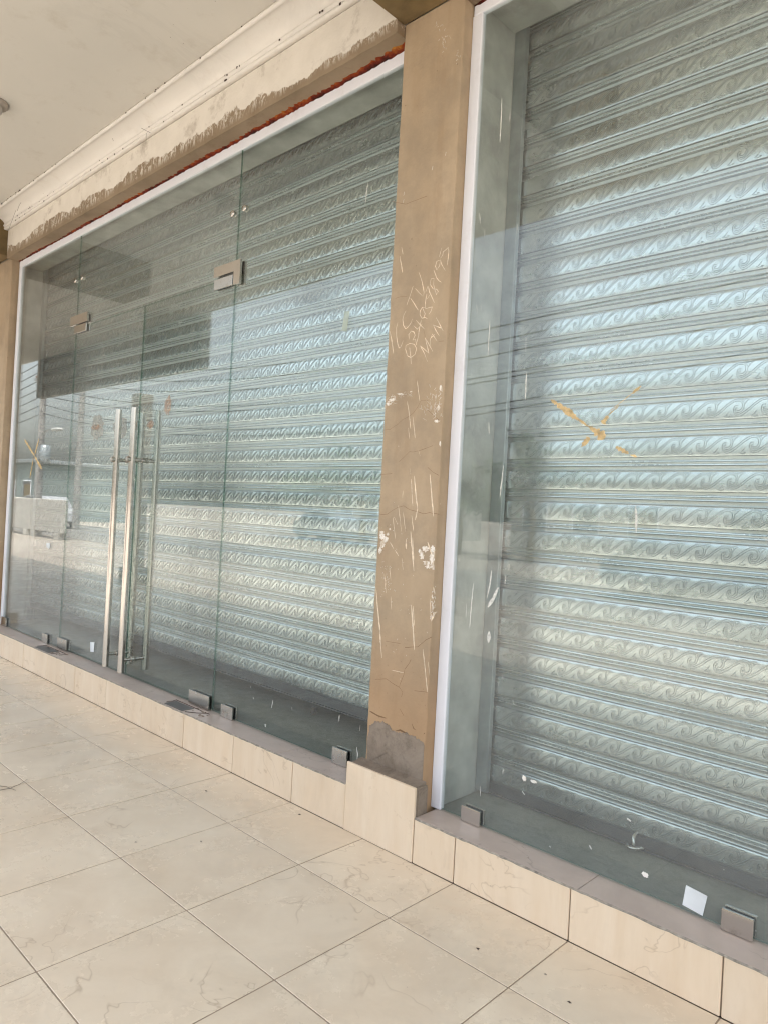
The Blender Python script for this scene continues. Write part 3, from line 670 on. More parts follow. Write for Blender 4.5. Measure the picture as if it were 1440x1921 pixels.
frR = thing('glass_shopfront', 'fixed glass shop window in white frame right of the pillar', 'glass front', (1.2, .107, .149))
ZT2 = 2.866; mb = MB()
mb.box(-.190, XR - .3, .106, .128, ZT2, 2.904, 0, .002); mb.box(-.1935, -.152, .106, .128, .151, ZT2, 0, .002); mb.box(XR - .35, XR - .3, .106, .128, .151, ZT2, 0, .002)
mb.build('frame', M['aluminium'], frR)
pA = pane(-.153, 2.05, .155, ZT2 + .006, 'side_panel', frR); pB = pane(2.053, XR - .34, .155, ZT2 + .006, 'side_panel', frR)
clamp(-.060, .015, .1505, .200, pA, 'steel'); clamp(.758, .833, .1505, .204, pA, 'steel')
# white paint drips on the panes
def gl_marks(pts, wd, par): return strokes(pts, GY0 - .0002, wd, 'paint_drip', M['drip'], par, .0008)
s24 = 600 / 1440
R1 = [([(241, 440), (238, 540), (232, 640)], 1.6), ([(285, 360), (284, 385)], 1), ([(278, 500), (276, 550)], 1.4), ([(228, 770), (226, 800)], .8), ([(140, 960), (146, 1010)], 1), ([(165, 1030), (163, 1070)], 1), ([(310, 1010), (308, 1060)], .8), ([(127, 1370), (130, 1410)], 1), ([(148, 1370), (150, 1400)], 1)]
R2 = [([(188, 240), (182, 330), (178, 405)], 1.4), ([(352, 475), (349, 540), (345, 600)], 2.0), ([(350, 320), (348, 385)], .7), ([(248, 895), (240, 970), (232, 1040)], 1.6), ([(842, 1078), (846, 1130), (845, 1198)], 2.8), ([(182, 700), (184, 755)], 1), ([(402, 1200), (402, 1210)], 1), ([(272, 1340), (272, 1370)], 1), ([(258, 1390), (256, 1425)], 1)]
mk = [(T(840, 0, s24, a_), b_) for a_, b_ in R1] + [(T(840, 500, s24, a_), b_) for a_, b_ in R2]
s6b = 500 / 1440
mk += [(T(600, 900, s6b, a_), b_) for a_, b_ in [([(827, 560), (815, 680), (806, 800)], 1.8), ([(962, 580), (935, 640), (905, 688)], 5), ([(790, 670), (786, 745)], .8), ([(925, 490), (915, 570), (900, 640)], 2), ([(912, 820), (908, 880)], 6), ([(975, 20), (970, 90)], 1.4), ([(865, 1655), (864, 1710)], 1.2), ([(1022, 455), (1018, 490)], 1.2), ([(1000, 520), (996, 575)], 1.2), ([(1222, 1120), (1226, 1165)], 1.4), ([(1040, 1195), (1046, 1215)], 2.5), ([(985, 1050), (984, 1075)], 1.2), ([(990, 1560), (985, 1590)], 2), ([(965, 1090), (962, 1115)], 1.2)]]
mk += [(T(740, 1321, 700 / 1440, a_), b_) for a_, b_ in [([(418, 250), (414, 265)], 2), ([(490, 335), (500, 350)], 3), ([(750, 545), (758, 560)], 5), ([(895, 440), (910, 452)], 6), ([(595, 548), (600, 552)], 3)]]
gl_marks(mk, .0022, pA)
# dried splash blobs on the right window
def blob(cx_, cz_, rx_, rz_, y, mat, name, par, th=.0012, seed=0):
    rg = random.Random(seed); n = 22; o_ = [(cx_ + math.cos(2 * math.pi * k / n) * rx_ * rg.uniform(.72, 1.15), cz_ + math.sin(2 * math.pi * k / n) * rz_ * rg.uniform(.72, 1.15)) for k in range(n)]
    mb = MB(); vs = [(a_, y, b_) for a_, b_ in o_] + [(cx_ + (a_ - cx_) * .85, y - th, cz_ + (b_ - cz_) * .85) for a_, b_ in o_]
    mb.add(vs, [(k, (k + 1) % n, n + (k + 1) % n, n + k) for k in range(n)] + [tuple(range(n, 2 * n)), tuple(range(n - 1, -1, -1))]); return mb.build(name, mat, par)
for (u, v, r1, r2, sd_) in ((1209, 1641, .010, .008, 1), (982, 1460, .008, .009, 2), (1000, 1466, .012, .005, 3)):
    q = px(u, v, GY0); blob(q[0], q[1], r1, r2, GY0 - .0003, M['white_paint'], 'paint_splash', pA, .001, sd_)
mk = [(T(400, 0, s6b, [(836, 985), (828, 1040), (823, 1100)]), 1.8)] + [(T(300, 1150, s6b, a_), b_) for a_, b_ in [([(612, 470), (604, 512)], 2), ([(714, 510), (715, 525)], 2), ([(970, 550), (968, 585)], 1.5), ([(1083, 605), (1080, 635)], 2), ([(1063, 725), (1068, 760), (1066, 790)], 2.6), ([(505, 455), (507, 465)], 3), ([(490, 395), (491, 403)], 3), ([(905, 285), (906, 300)], 5), ([(570, 600), (571, 616)], 7)]]
gl_marks(mk, .0026, pr_)
q = [px(a_, b_, GY0) for a_, b_ in T(400, 400, s6b, [(712, 530), (738, 530), (722, 640), (695, 635)])]
mb = MB(); vs = [(a_, GY0 - .0003, b_) for a_, b_ in q] + [(a_, GY0 - .0009, b_) for a_, b_ in q]; mb.add(vs, [(0, 1, 2, 3), (4, 5, 6, 7), (0, 1, 5, 4), (1, 2, 6, 5), (2, 3, 7, 6), (3, 0, 4, 7)])
t = NT('pale tape film'); bb = t.bsdf((.50, .58, .50), .6, alpha=.45); mb.build('tape_strip', t.mat, pr_)
# stickers left on the glass: small white papers
def paper(pts, label, name='paper_sticker'):
    q = [px(u, v, GY0) for u, v in pts]; cx_ = sum(a for a, b in q) / len(q); cz_ = sum(b for a, b in q) / len(q)
    mb = MB(); n = len(q); vs = [(a_, GY0 - .0003, b_) for a_, b_ in q] + [(a_, GY0 - .0010, b_) for a_, b_ in q]
    mb.add(vs, [tuple(range(n)), tuple(range(n, 2 * n))] + [(k, (k + 1) % n, n + (k + 1) % n, n + k) for k in range(n)])
    o = mb.build(name, M['paper']); tag(o, label, 'sticker', 'white papers on the glass'); return o
paper([(1286, 1660), (1326, 1681), (1317, 1718), (1279, 1697)], 'square white paper stuck low on the right hand window glass')
s4b = 500 / 1440
paper(T(0, 850, s4b, [(490, 1020), (512, 1022), (508, 1076), (490, 1072)]), 'narrow white paper stuck low on the left glass door beside the handles')
paper(T(0, 850, s4b, [(252, 484), (272, 486), (272, 505), (266, 518), (254, 508)]), 'torn white paper scrap on the far left glass panel')
# brown tape crosses: ragged strips of old glue
def tape(strips, label, loc):
    mb = MB()
    for (p0, p1, w0, w1) in strips:
        a_, b_ = Vector(px(*p0, GY0)), Vector(px(*p1, GY0)); d = (b_ - a_); L_ = d.length; d.normalize(); nn = Vector((-d.y, d.x)); n = max(3, int(L_ / .004)); vs = []; fs = []
        for k in range(n + 1):
            f = k / n; w_ = 1.35 * (w0 + (w1 - w0) * f) * random.uniform(.35, 1.3); w_ *= min(1, .4 + 3 * min(f, 1 - f)); c_ = a_ + d * L_ * f + nn * random.uniform(-.001, .001)
            p_, q_ = c_ + nn * w_ / 2, c_ - nn * w_ / 2
            vs += [(p_.x, GY0 - .0003, p_.y), (p_.x, GY0 - .0012, p_.y), (q_.x, GY0 - .0012, q_.y), (q_.x, GY0 - .0003, q_.y)]
            if k: fs += [((k - 1) * 4 + j, (k - 1) * 4 + (j + 1) % 4, k * 4 + (j + 1) % 4, k * 4 + j) for j in range(4)]
        mb.add([(a_, b_ - .00013 * len(mb.v) / 60, c_) for a_, b_, c_ in vs], fs)
    o = mb.build('tape_residue', M['tape']); tag(o, label, 'tape', 'tape crosses on the glass'); return o
c2 = lambda a_, b_: (840 + a_ * s24, 500 + b_ * s24)
tape([(c2(462, 600), c2(585, 690), .008, .014), (c2(500, 622), c2(560, 672), .012, .018), (c2(575, 680), c2(640, 728), .007, .004), (c2(635, 722), c2(705, 772), .014, .022), (c2(755, 812), c2(812, 842), .010, .008), (c2(820, 848), c2(850, 858), .005, .005),
      (c2(600, 812), c2(635, 770), .006, .016), (c2(695, 708), c2(720, 672), .016, .006), (c2(722, 670), c2(770, 625), .0025, .0015), (c2(730, 650), c2(830, 570), .0015, .0015), (c2(830, 572), c2(868, 538), .008, .003)], 'tan cross of torn old tape on the right hand window glass', 0)
s9 = 180 / 910; c3 = lambda a_, b_: (a_ * s9, 680 + b_ * s9)
tape([(c3(238, 735), c3(330, 885), .016, .014), (c3(330, 885), c3(400, 1010), .010, .024), (c3(375, 720), c3(335, 870), .010, .018), (c3(322, 905), c3(288, 1095), .008, .014)], 'brown cross of torn old tape on the far left glass panel', 0)
# round removed stickers on the doors: thin films of glue
t = NT('glue film'); t.bsdf((.40, .41, .38), .6, alpha=t.ramp(t.noise(30, 5), [(.3, .3), (.7, .6)])); M['film'] = t.mat
t = NT('brown glue'); t.bsdf((.42, .28, .19), .7, alpha=t.ramp(t.noise(40, 5), [(.35, .1), (.65, .5)])); M['film2'] = t.mat
sg = 220 / 1440
for (u, v, par, r1, r2) in ((280, 930, dL, .086, .080), (560, 930, dL, .085, .080)):
    q = px(140 + u * sg, 660 + v * sg, GY0); blob(q[0], q[1], r1 * (1 if u < 400 else .95), r2, GY0 - .0003, M['film'], 'glue_disc', par, .0004, int(u))
for (u, v, par, r1, r2) in ((1150, 660, dR, .040, .055), (940, 890, dR, .040, .022), (270, 925, dL, .07, .016)):
    q = px(140 + u * sg, 660 + v * sg, GY0); blob(q[0], q[1], r1, r2, GY0 - .0009, M['film2'], 'glue_patch', par, .0004, int(u) + 5)

# ------------------------------------------------------------------ roller shutters with embossed scroll slats
YS = .387; PITCH = .1073
def slat_profile():
    # (t below the slat top, y offset: + is away from the viewer)
    return [(0, .0002), (.0012, .0060), (.0085, .0080), (.0105, .0078), (.0125, .0022), (.0150, .0016), (.0172, .0080), (.0215, .0086), (.0240, .0024), (.0265, .0020), (.0290, .0092), (.0350, .0110), (.0410, .0115), (.0432, .0100), (.0445, .0008),
            (.0475, -.0006), (.055, -.0012), (.066, -.0016), (.076, -.0018), (.086, -.0016), (.097, -.0011), (.1035, -.0005), (.1068, .0001)]
def face_y(t_):
    P_ = slat_profile()
    for (a_, b_), (c_, d_) in zip(P_[:-1], P_[1:]):
        if a_ <= t_ <= c_: return b_ + (d_ - b_) * (t_ - a_) / (c_ - a_)
    return 0
def catmull(P_, m=4):
    out = []
    for i in range(len(P_) - 1):
        p0, p1, p2, p3 = P_[max(i - 1, 0)], P_[i], P_[i + 1], P_[min(i + 2, len(P_) - 1)]
        for k in range(m):
            t_ = k / m; out.append(tuple(.5 * ((2 * p1[c]) + (-p0[c] + p2[c]) * t_ + (2 * p0[c] - 5 * p1[c] + 4 * p2[c] - p3[c]) * t_ ** 2 + (-p0[c] + 3 * p1[c] - 3 * p2[c] + p3[c]) * t_ ** 3) for c in (0, 1)))
    out.append(P_[-1]); return out
def scroll_unit():
    """polylines (x, z) of one scroll, centre at 0, period PER"""
    PER = .0748; r = lambda ang, rad, cx_=0: (cx_ + rad * math.cos(math.radians(ang)), rad * math.sin(math.radians(ang)))
    ctr = [r(60, .0035), r(150, .0060), r(215, .0100), r(250, .0150), r(278, .0190), r(305, .0205), (.030, -.0060), (.046, .0070), (.062, .0170), r(95, .0205, PER), r(60, .0200, PER), r(30, .0180, PER), r(-5, .0150, PER), r(-50, .0115, PER), r(-110, .0080, PER), r(-170, .0050, PER)]
    C_ = catmull(ctr, 3); lines = []
    for off in (-.0026, .0026):
        L_ = []
        for i, p in enumerate(C_):
            a_, b_ = C_[max(0, i - 1)], C_[min(len(C_) - 1, i + 1)]; dx, dz = b_[0] - a_[0], b_[1] - a_[1]; ll = math.hypot(dx, dz) or 1
            L_.append((p[0] - dz / ll * off, p[1] + dx / ll * off))
        lines.append((L_, .0034))
    lines.append(([C_[-1], (PER - .003, -.0005), (PER, .0015)], .004))
    for (ox, oz, f) in ((.024, .0160, 1), (.048, -.0165, -1)):
        for l_ in ([(-.009, .004), (-.003, .003), (.000, -.002), (-.004, -.0065)], [(.009, .0045), (.004, .0025), (.000, -.002)], [(-.006, .0055), (.006, .006)]):
            lines.append(([(ox + a_ * f * 1.15, oz + b_ * f * 1.15) for a_, b_ in l_], .0030))
    return lines, PER
UNIT, PER = scroll_unit()
def unit_mesh():
    vs = []; fs = []; ms = []
    for L_, w_ in UNIT:
        n = len(L_); b0 = len(vs)
        for i, p in enumerate(L_):
            a_, b_ = L_[max(0, i - 1)], L_[min(n - 1, i + 1)]; dx, dz = b_[0] - a_[0], b_[1] - a_[1]; ll = math.hypot(dx, dz) or 1; nx, nz = -dz / ll, dx / ll
            for s_, h in ((.5, -.0004), (.20, .0019), (-.20, .0019), (-.5, -.0004)): vs.append((p[0] + nx * w_ * s_, p[1] + nz * w_ * s_, h))
            if i:
                o = b0 + i * 4
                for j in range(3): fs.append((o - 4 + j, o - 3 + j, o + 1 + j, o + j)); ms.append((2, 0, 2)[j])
    vs = np.array(vs); vs[:, 1] *= 1.13; return vs, np.array(fs), np.array(ms)
UV_, UF, UM = unit_mesh()
ZM = .0750                                   # scroll centre below the slat top
def curtain(x0, x1, ztop, zbot, phase, parent, name='curtain'):
    prof = slat_profile(); nsl = int(round((ztop - zbot) / PITCH)); V = []; F = []; MI = []; base = 0
    seg = max(8, int((x1 - x0) / .25)); xs = np.linspace(x0, x1, seg + 1)
    rg = np.random.RandomState(3)
    for k in range(nsl):
        zt = zbot + (nsl - k) * PITCH; bow = rg.uniform(-.0010, .0010, seg + 1); tilt = rg.uniform(-.0010, .0010)
        n = len(prof)
        A = np.array([[x, YS + y + bow[i] * .6 + tilt * (t_ / PITCH - .5), zt - t_] for i, x in enumerate(xs) for (t_, y) in prof]); V.append(A)
        q = np.array([(i * n + j, (i + 1) * n + j, (i + 1) * n + j + 1, i * n + j + 1) for i in range(seg) for j in range(n - 1)]); F.append(q + base); base += len(A)
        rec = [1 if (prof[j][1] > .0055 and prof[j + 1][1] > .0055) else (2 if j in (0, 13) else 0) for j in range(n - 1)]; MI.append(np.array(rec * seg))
        # scrolls, each following the bulge of the slat face
        cx0 = x0 + .055 + (phase + rg.uniform(-.02, .02)) % PER; m = int((x1 - .06 - cx0) / PER)
        fy = np.interp(ZM - UV_[:, 1], [p[0] for p in prof], [p[1] for p in prof])
        for j in range(m):
            cxx = cx0 + j * PER; bb_ = np.interp(UV_[:, 0] + cxx, xs, bow) * .6 + tilt * ((ZM - UV_[:, 1]) / PITCH - .5)
            V.append(np.stack([UV_[:, 0] + cxx, YS + fy - UV_[:, 2] + bb_, zt - ZM + UV_[:, 1]], 1)); F.append(UF + base); base += len(UV_); MI.append(UM)
    V = np.concatenate(V); F = np.concatenate(F)
    me = bpy.data.meshes.new(name); me.vertices.add(len(V)); me.vertices.foreach_set('co', V.astype(np.float32).ravel())
    me.loops.add(F.size); me.loops.foreach_set('vertex_index', F.astype(np.int32).ravel()); me.polygons.add(len(F))
    me.polygons.foreach_set('loop_start', np.arange(0, F.size, 4, dtype=np.int32)); me.polygons.foreach_set('loop_total', np.full(len(F), 4, np.int32))
    me.update()
    for m_ in ('galv', 'galv_fold_shade', 'galv_line'): me.materials.append(M[m_])
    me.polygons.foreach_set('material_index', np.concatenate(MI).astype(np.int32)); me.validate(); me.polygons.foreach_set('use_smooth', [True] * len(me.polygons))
    try: me.set_sharp_from_angle(angle=math.radians(42))
    except Exception: pass
    o = bpy.data.objects.new(name, me); S.collection.objects.link(o); o.parent = parent; o.matrix_parent_inverse = Matrix.Translation(-WL[parent.name]); return o
def shutter(label, x0, x1, zbot, barh, phase, glx):
    p = thing('roller_shutter', label, 'shutter', ((x0 + x1) / 2, YS, zbot))
    z1 = zbot + barh; n = math.ceil((3.02 - z1) / PITCH)
    curtain(x0, x1, z1 + n * PITCH, z1, phase, p)
    mb = MB(); mb.box(x0 + .01, x1 - .01, YS - .006, YS + .012, zbot, z1 - .001, 0, .002); mb.box(x0 + .01, x1 - .01, YS - .016, YS - .006, zbot, zbot + .006, 0, .001); mb.build('bottom_bar', M['dark_bar'], p)
    for gx0, gx1 in glx:
        mb = MB(); mb.box(gx0, gx1, YS - .030, YS - .022, .15, 3.0, 0, .0015); s0, s1 = (gx0, gx0 + .004); mb.box(gx0, gx0 + .004, YS - .022, YS + .03, .15, 3.0); mb.box(gx1 - .004, gx1, YS - .022, YS - .010, .15, 3.0); mb.box(gx0, gx1, YS + .024, YS + .030, .15, 3.0)
        mb.build('guide_rail', M['galv_rail'], p)
    return p
shR = shutter('closed galvanised roller shutter with scroll pattern behind the right hand window', -.185, 4.6, .146, .042, .012, ((-.1915, -.142), (4.55, 4.60)))
shL = shutter('galvanised roller shutter stopped just above the floor behind the glass doors', -4.600, -.480, .255, .048, .03, ((-4.6085, -4.555), (-.525, -.473)))
# padlock hasps on the bottom rails
def hasp(x, z, par, y=YS - .016):
    mb = MB()
    mb.tube([(x - .026 + .052 * k / 8, y - .004 - .03 * math.sin(math.pi * k / 8), z + .004) for k in range(9)], .0055, 8)
    mb.tube([(x, y + .002, z + .040), (x + .002, y - .016, z + .034), (x + .002, y - .022, z + .012), (x, y - .012, z + .002)], .006, 8)
    mb.build('lock_loop', M['steel_dull'], par)
hasp(.414, .155, shR)
tag(blob(-1.25, .175, .018, .022, .50, M['speck'], 'dirt_clod', None, .02, 9), 'dark lump of dirt on the floor under the raised left shutter', 'debris')

def fl(u, v):
    d = RM @ Vector(((u - 720) / FPX, -(v - 960.5) / FPX, -1)); t_ = -CV.z / d.z; p = CV + d * t_; return (p.x, p.y)
def twig(pts, label, r_=.0012):
    q = [fl(u, v) for u, v in pts]; mb = MB(); P_ = [(a_, b_, r_ + .0008 + .003 * abs(math.sin(i * 1.7))) for i, (a_, b_) in enumerate(q)]
    mb.tube(P_, r_, 6, 0, True, True, r_ * .4); o = mb.build('dry_twig', M['speck']); tag(o, label, 'twig', 'dry twigs on the tiles')
twig([(-4, 1484), (20, 1481), (38, 1472), (52, 1464)], 'thin dry twig on the floor tiles at the far left edge, the longer of two')
twig([(-4, 1475), (12, 1478), (30, 1484)], 'short dry twig crossing the longer one on the floor tiles at the left edge')
rl = random.Random(5)
for k, (u, v, la) in enumerate(((387, 1484, 'below the right door pivot'), (378, 1579, 'near the middle of the floor tiles'), (562, 1528, 'just left of the pillar base'), (1022, 1828, 'at the bottom right of the floor'), (1066, 1880, 'lowest of the floor tiles'), (255, 1580, 'at the crossing of grout lines left of centre'), (895, 1780, 'in the tile below the pillar corner'))):
    a_, b_ = fl(u, v); mb = MB(); n_ = 7; pr1 = [(a_ + math.cos(i * 2 * math.pi / n_) * rl.uniform(.003, .009), b_ + math.sin(i * 2 * math.pi / n_) * rl.uniform(.002, .005)) for i in range(n_)]
    mb.add([(x_, y_, .0006) for x_, y_ in pr1] + [(a_, b_, .0030)] , [(i, (i + 1) % n_, n_) for i in range(n_)] + [tuple(range(n_))])
    o = mb.build('dirt_crumb', M['cement' if k % 2 else 'speck']); tag(o, 'small crumb of dirt on the tiles ' + la, 'debris', 'crumbs of dirt on the tiles')

# ------------------------------------------------------------------ ceiling light
cl = thing('ceiling_light', 'small round ceiling light at the far left of the veranda ceiling', 'ceiling light', (-2.80, -.60, ZC))
R_ = Matrix.Translation((-2.80, -.60, ZC))
mb = MB(); mb.lathe([(0, -.0005), (.075, -.0005), (.075, -.012), (.068, -.020), (.060, -.022), (0, -.022)], 28, 0, R_); mb.build('mounting_plate', simple('grey lamp plate', (.35, .31, .27), .6), cl)
mb = MB(); mb.lathe([(.045, -.022), (.044, -.050), (.036, -.062), (.020, -.068), (0, -.069)], 24, 0, R_); mb.build('lamp_cover', simple('dusty lamp cover', (.45, .42, .38), .4), cl)

# ------------------------------------------------------------------ outside, seen mirrored in the glass
mb = MB(); mb.box(-10.1, -5.5, YE - .12, YE - .005, 2.62, 3.60, 0, .01); sg_ = thing('signboard', 'long dark signboard hanging from the veranda roof edge, mirrored in the glass', 'signboard', (-7.8, YE - .06, 2.62))
mb.build('board', simple('signboard back', (.16, .15, .13), .7), sg_)
for k in range(5):
    mb = MB(); mb.box(-10.0 + k * 1.08, -9.95 + k * 1.08, YE - .004, YE + .02, 2.70, ZC, 0, .003); mb.build('bracket', M['steel_dull'], sg_)
vp = thing('veranda_post', 'square grey veranda post mirrored behind the door handles', 'post', (-7.90, -2.72, 0))
mb = MB(); mb.box(-8.01, -7.80, -2.83, -2.62, 0, 2.60, 0, .006); mb.build('shaft', M['cement'], vp)
mb = MB(); mb.box(-8.04, -7.77, -2.87, -2.58, 0, .22, 0, .006); mb.build('base', M['cement'], vp)
conc = simple('pole concrete', (.26, .25, .235), .9, 0, .15, 3)
def pole(x, y, h, label, lamp=False):
    p = thing('utility_pole', label, 'utility pole', (x, y, -.34))
    mb = MB(); mb.tube([(x, y, -.34), (x, y, h / 2), (x, y, h)], .17, 14, 0, True, True, .10); mb.build('mast', conc, p)
    mb = MB(); mb.box(x - .9, x + .9, y - .05, y + .05, h - .45, h - .35, 0, .01); mb.box(x - .6, x + .6, y - .05, y + .05, h - .95, h - .86, 0, .01); ca = mb.build('crossarm', M['steel_dull'], p)
    im_ = simple('brown insulator', (.15, .07, .04), .3)
    for dx in (-.8, -.4, .4, .8):
        mb = MB(); mb.lathe([(.03, 0), (.05, .03), (.03, .05), (.05, .08), (.0, .12)], 10, 0, Matrix.Translation((x + dx, y, h - .35))); mb.build('insulator', im_, ca)
    if lamp:
        mb = MB(); mb.tube([(x, y, 3.55), (x + .7, y, 3.72), (x + 1.3, y, 3.70)], .03, 8); la_ = mb.build('lamp_arm', M['steel_dull'], p)
        mb = MB(); mb.box(x + 1.2, x + 1.85, y - .13, y + .13, 3.62, 3.74, 0, .05); mb.build('lamp_head', simple('lamp head', (.5, .5, .48), .4), la_)
        mb = MB(); mb.lathe([(0, 0), (.2, 0), (.22, .08), (.22, .62), (.16, .72), (0, .72)], 16, 0, Matrix.Translation((x + .45, y, 2.4))); mb.build('transformer', M['galv_rail'], p)
    return p
pole(-28.2, -9.0, 6.2, 'nearer utility pole with street lamp and transformer, mirrored in the far left glass', True)
pole(-31.6, -12.0, 8.2, 'farther utility pole without lamp, mirrored left of the door handles')
pole(6.5, -12.0, 8.2, 'utility pole across the road at the right end of the wires')
wr = thing('overhead_wires', 'sagging bundle of black overhead wires along the road, mirrored in the glass', 'wires', (-12, -11, 5))
mb = MB()
for k in range(7):
    dx = random.uniform(-.4, .4); z0_ = 5.0 + k * .35; z1_ = 6.2 + k * .25
    for (xa, ya, za, xb, yb, zb, sag) in ((-28.2, -9, z0_ - .6, 6.5, -12, z1_, 1.9 + .3 * random.random()), (-60, -10, z0_ - .3, -28.2, -9, z0_ - .6, .9)):
        mb.tube([(xa + (xb - xa) * i / 24, ya + (yb - ya) * i / 24, za + (zb - za) * i / 24 - sag * 4 * (i / 24) * (1 - i / 24)) for i in range(25)], .016, 5)
mb.build('cable', simple('cable black', (.02, .02, .02), .6), wr)
bw = thing('boundary_wall', 'low cream concrete wall panels beyond the ground, mirrored low in the far left glass', 'wall', (-25.5, -8, -.34))
for k in range(3):
    x0 = -31.5 + k * 2.82; mb = MB(); mb.box(x0, x0 + 2.78, -8.1, -7.9, -.12, 1.02, 0, .02); mb.box(x0 + .2, x0 + .5, -8.15, -7.85, -.34, -.12, 0, .01); mb.box(x0 + 2.3, x0 + 2.6, -8.15, -7.85, -.34, -.12, 0, .01)
    mb.build('panel', simple('cream wall', (.44, .42, .38), .8), bw)
def building(x, y, wx, wy, h, col, label, rows=1, cols=4):
    p = thing('building', label, 'building', (x, y, -.34)); wm = simple('render ' + label[:8], col, .9, 0, .1, 1)
    mb = MB(); mb.box(x, x + wx, y - wy, y, -.34, h); wl_ = mb.build('wall', wm, p)
    mb = MB(); mb.box(x - .3, x + wx + .3, y - wy - .3, y + .3, h, h + .22, 0, .03); mb.build('roof', M['galv_rail'], p)
    for r_ in range(rows):
        for c_ in range(cols):
            cx_ = x + wx * (c_ + .5) / cols; z0_ = .7 + r_ * 2.9
            mb = MB(); mb.box(cx_ - .6, cx_ + .6, y - .02, y + .03, z0_, z0_ + 1.3, 0, .01); f_ = mb.build('window', M['aluminium'], p)
            mb = MB(); mb.box(cx_ - .54, cx_ + .54, y + .031, y + .04, z0_ + .06, z0_ + 1.24); mb.build('pane', M['dark_bar'], f_)
    mb = MB(); mb.box(x + wx - 1.6, x + wx - .7, y, y + .05, -.34, 1.75, 0, .01); mb.build('door', M['dark_beam'], p)
building(-52, -14, 10.0, 6, 3.0, (.20, .24, .23), 'low grey green house across the road at the far left', 1, 4)
building(-16, -24, 7.0, 6, 2.8, (.30, .28, .25), 'low grey house across the road mirrored in the middle', 1, 3)
building(-5.2, -26, 9.0, 7, 3.1, (.36, .30, .25), 'low brown shed mirrored in the right hand window', 1, 4)
building(-36, -30, 9.0, 7, 3.0, (.34, .33, .30), 'low pale house far behind the road', 1, 4)
def car(x, y, ang, col, label):
    p = thing('parked_car', label, 'car', (x, y, -.34)); Mx = Matrix.Translation((x, y, -.34)) @ Matrix.Rotation(ang, 4, 'Z')
    def emit(mb, name, mat, par):
        mb.v = [tuple(Mx @ Vector(v)) for v in mb.v]; return mb.build(name, mat, par)
    low = [(-2.15, .32), (-2.2, .62), (-2.1, .86), (-1.9, .93), (-.95, .98), (1.0, .98), (1.9, .86), (2.15, .70), (2.18, .36), (2.0, .26), (-2.0, .26)]
    cab = [(-1.75, .94), (-1.35, 1.38), (-.9, 1.46), (.1, 1.46), (.45, 1.40), (1.15, .97)]
    mb = MB()
    for yy0, yy1, pr0, ins in ((-.84, .84, low, .10), (-.76, .76, cab, .14)):
        n = len(pr0); cxm = sum(a for a, b in pr0) / n; czm = sum(b for a, b in pr0) / n
        secs = [(yy0, .93), (yy0 + ins, 1.0), (yy1 - ins, 1.0), (yy1, .93)]
        vs = [(cxm + (a - cxm) * f, yy, czm + (b - czm) * f) for yy, f in secs for a, b in pr0]
        mb.add(vs, [(k * n + j, k * n + (j + 1) % n, (k + 1) * n + (j + 1) % n, (k + 1) * n + j) for k in range(3) for j in range(n)] + [tuple(range(n)), tuple(3 * n + j for j in range(n))])
    b_ = emit(mb, 'body', simple('car paint ' + label[:6], col, .3, 0, .03), p)
    for s_ in (-1, 1):
        mb = MB(); q = [(-1.45, .99), (-1.2, 1.33), (-.85, 1.39), (.1, 1.39), (.4, 1.33), (.85, 1.0)]
        mb.add([(a, s_ * .765, b) for a, b in q] + [(a, s_ * .75, b) for a, b in q], [tuple(range(6)), tuple(range(6, 12))]); emit(mb, 'window', M['dark_bar'], p)
        for wx in (-1.35, 1.35):
            mb = MB(); mb.lathe([(.0, -.1), (.31, -.1), (.33, -.06), (.33, .06), (.31, .1), (0, .1)], 20, 0, Matrix.Translation((wx, s_ * .78, .33)) @ Matrix.Rotation(math.pi / 2, 4, 'X')); wh_ = emit(mb, 'wheel', M['rubber'], p)
            mb = MB(); mb.lathe([(0, -.108), (.19, -.108), (.2, -.102), (.2, .102), (.19, .108), (0, .108)], 16, 0, Matrix.Translation((wx, s_ * .78, .33)) @ Matrix.Rotation(math.pi / 2, 4, 'X')); emit(mb, 'rim', M['steel_dull'], wh_)
    for s_ in (-.6, .6):
        mb = MB(); mb.box(2.08, 2.17, s_ - .16, s_ + .16, .60, .72, 0, .02); emit(mb, 'headlight', M['aluminium'], p)
car(-33.8, -11.6, .1, (.42, .43, .44), 'pale grey parked car on the road mirrored in the far left glass')
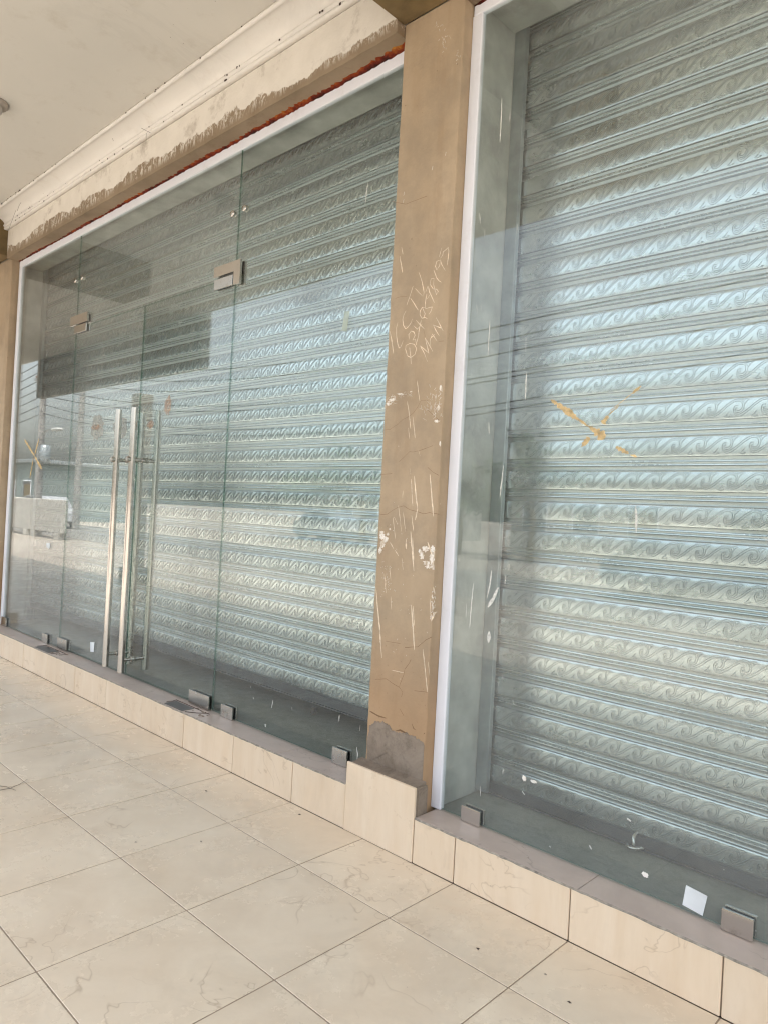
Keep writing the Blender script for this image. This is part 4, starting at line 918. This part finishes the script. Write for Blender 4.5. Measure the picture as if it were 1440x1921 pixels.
car(-24.5, -21.5, 0, (.22, .24, .26), 'grey parked car mirrored between handles and pillar')
car(-3.4, -12.4, .05, (.04, .04, .045), 'black parked car mirrored in the right hand window')
leafm = []
for i_, cc in enumerate(((.06, .10, .035), (.05, .075, .03))):
    leafm.append(simple('tree leaves %d' % i_, cc, .7, 0, .35, 2))
def tree(x, y, h, r, label, seed):
    rg = random.Random(seed); p = thing('tree', label, 'tree', (x, y, -.34))
    mb = MB(); mb.tube([(x, y, -.34), (x + .1, y, h * .3), (x, y + .1, h * .55)], .16, 8, 0, True, True, .08)
    for k in range(5):
        a_ = k * 1.26 + rg.random(); mb.tube([(x, y, h * .4), (x + math.cos(a_) * r * .4, y + math.sin(a_) * r * .4, h * .6), (x + math.cos(a_) * r * .7, y + math.sin(a_) * r * .7, h * .75)], .06, 6, 0, True, True, .02)
    mb.build('trunk', M['dark_beam'], p)
    mb = MB(); cl_ = [(rg.gauss(0, r * .45), rg.gauss(0, r * .45), h * .72 + rg.gauss(0, h * .12)) for _ in range(16)]
    for k in range(1500):
        c_ = rg.choice(cl_); q = Vector((x + c_[0] + rg.gauss(0, r * .17), y + c_[1] + rg.gauss(0, r * .17), c_[2] + rg.gauss(0, h * .05)))
        a_, b_ = [Vector((rg.gauss(0, 1), rg.gauss(0, 1), rg.gauss(0, .7))).normalized() * rg.uniform(.06, .13) for _ in (0, 1)]
        mb.add([q - a_, q + b_, q + a_, q - b_], [(0, 1, 2, 3)], 0 if rg.random() < .6 else 1)
    mb.build('crown', leafm, p, False)
tree(-20, -19, 3.4, 1.8, 'broad low tree across the road mirrored behind the grey car', 1)
tree(-1.5, -18, 3.0, 1.5, 'small tree across the road mirrored in the right hand window', 2)
tree(-12.5, -20, 3.6, 1.6, 'round tree across the road mirrored near the pillar', 3)
tree(-26, -22, 3.0, 2.0, 'low spreading tree across the road mirrored left of the grey car', 5)
tree(-16.5, -21, 2.6, 1.8, 'bushy low tree across the road in front of the low grey house', 6)
tree(3.5, -20, 3.3, 1.8, 'tree across the road farthest to the right', 4)
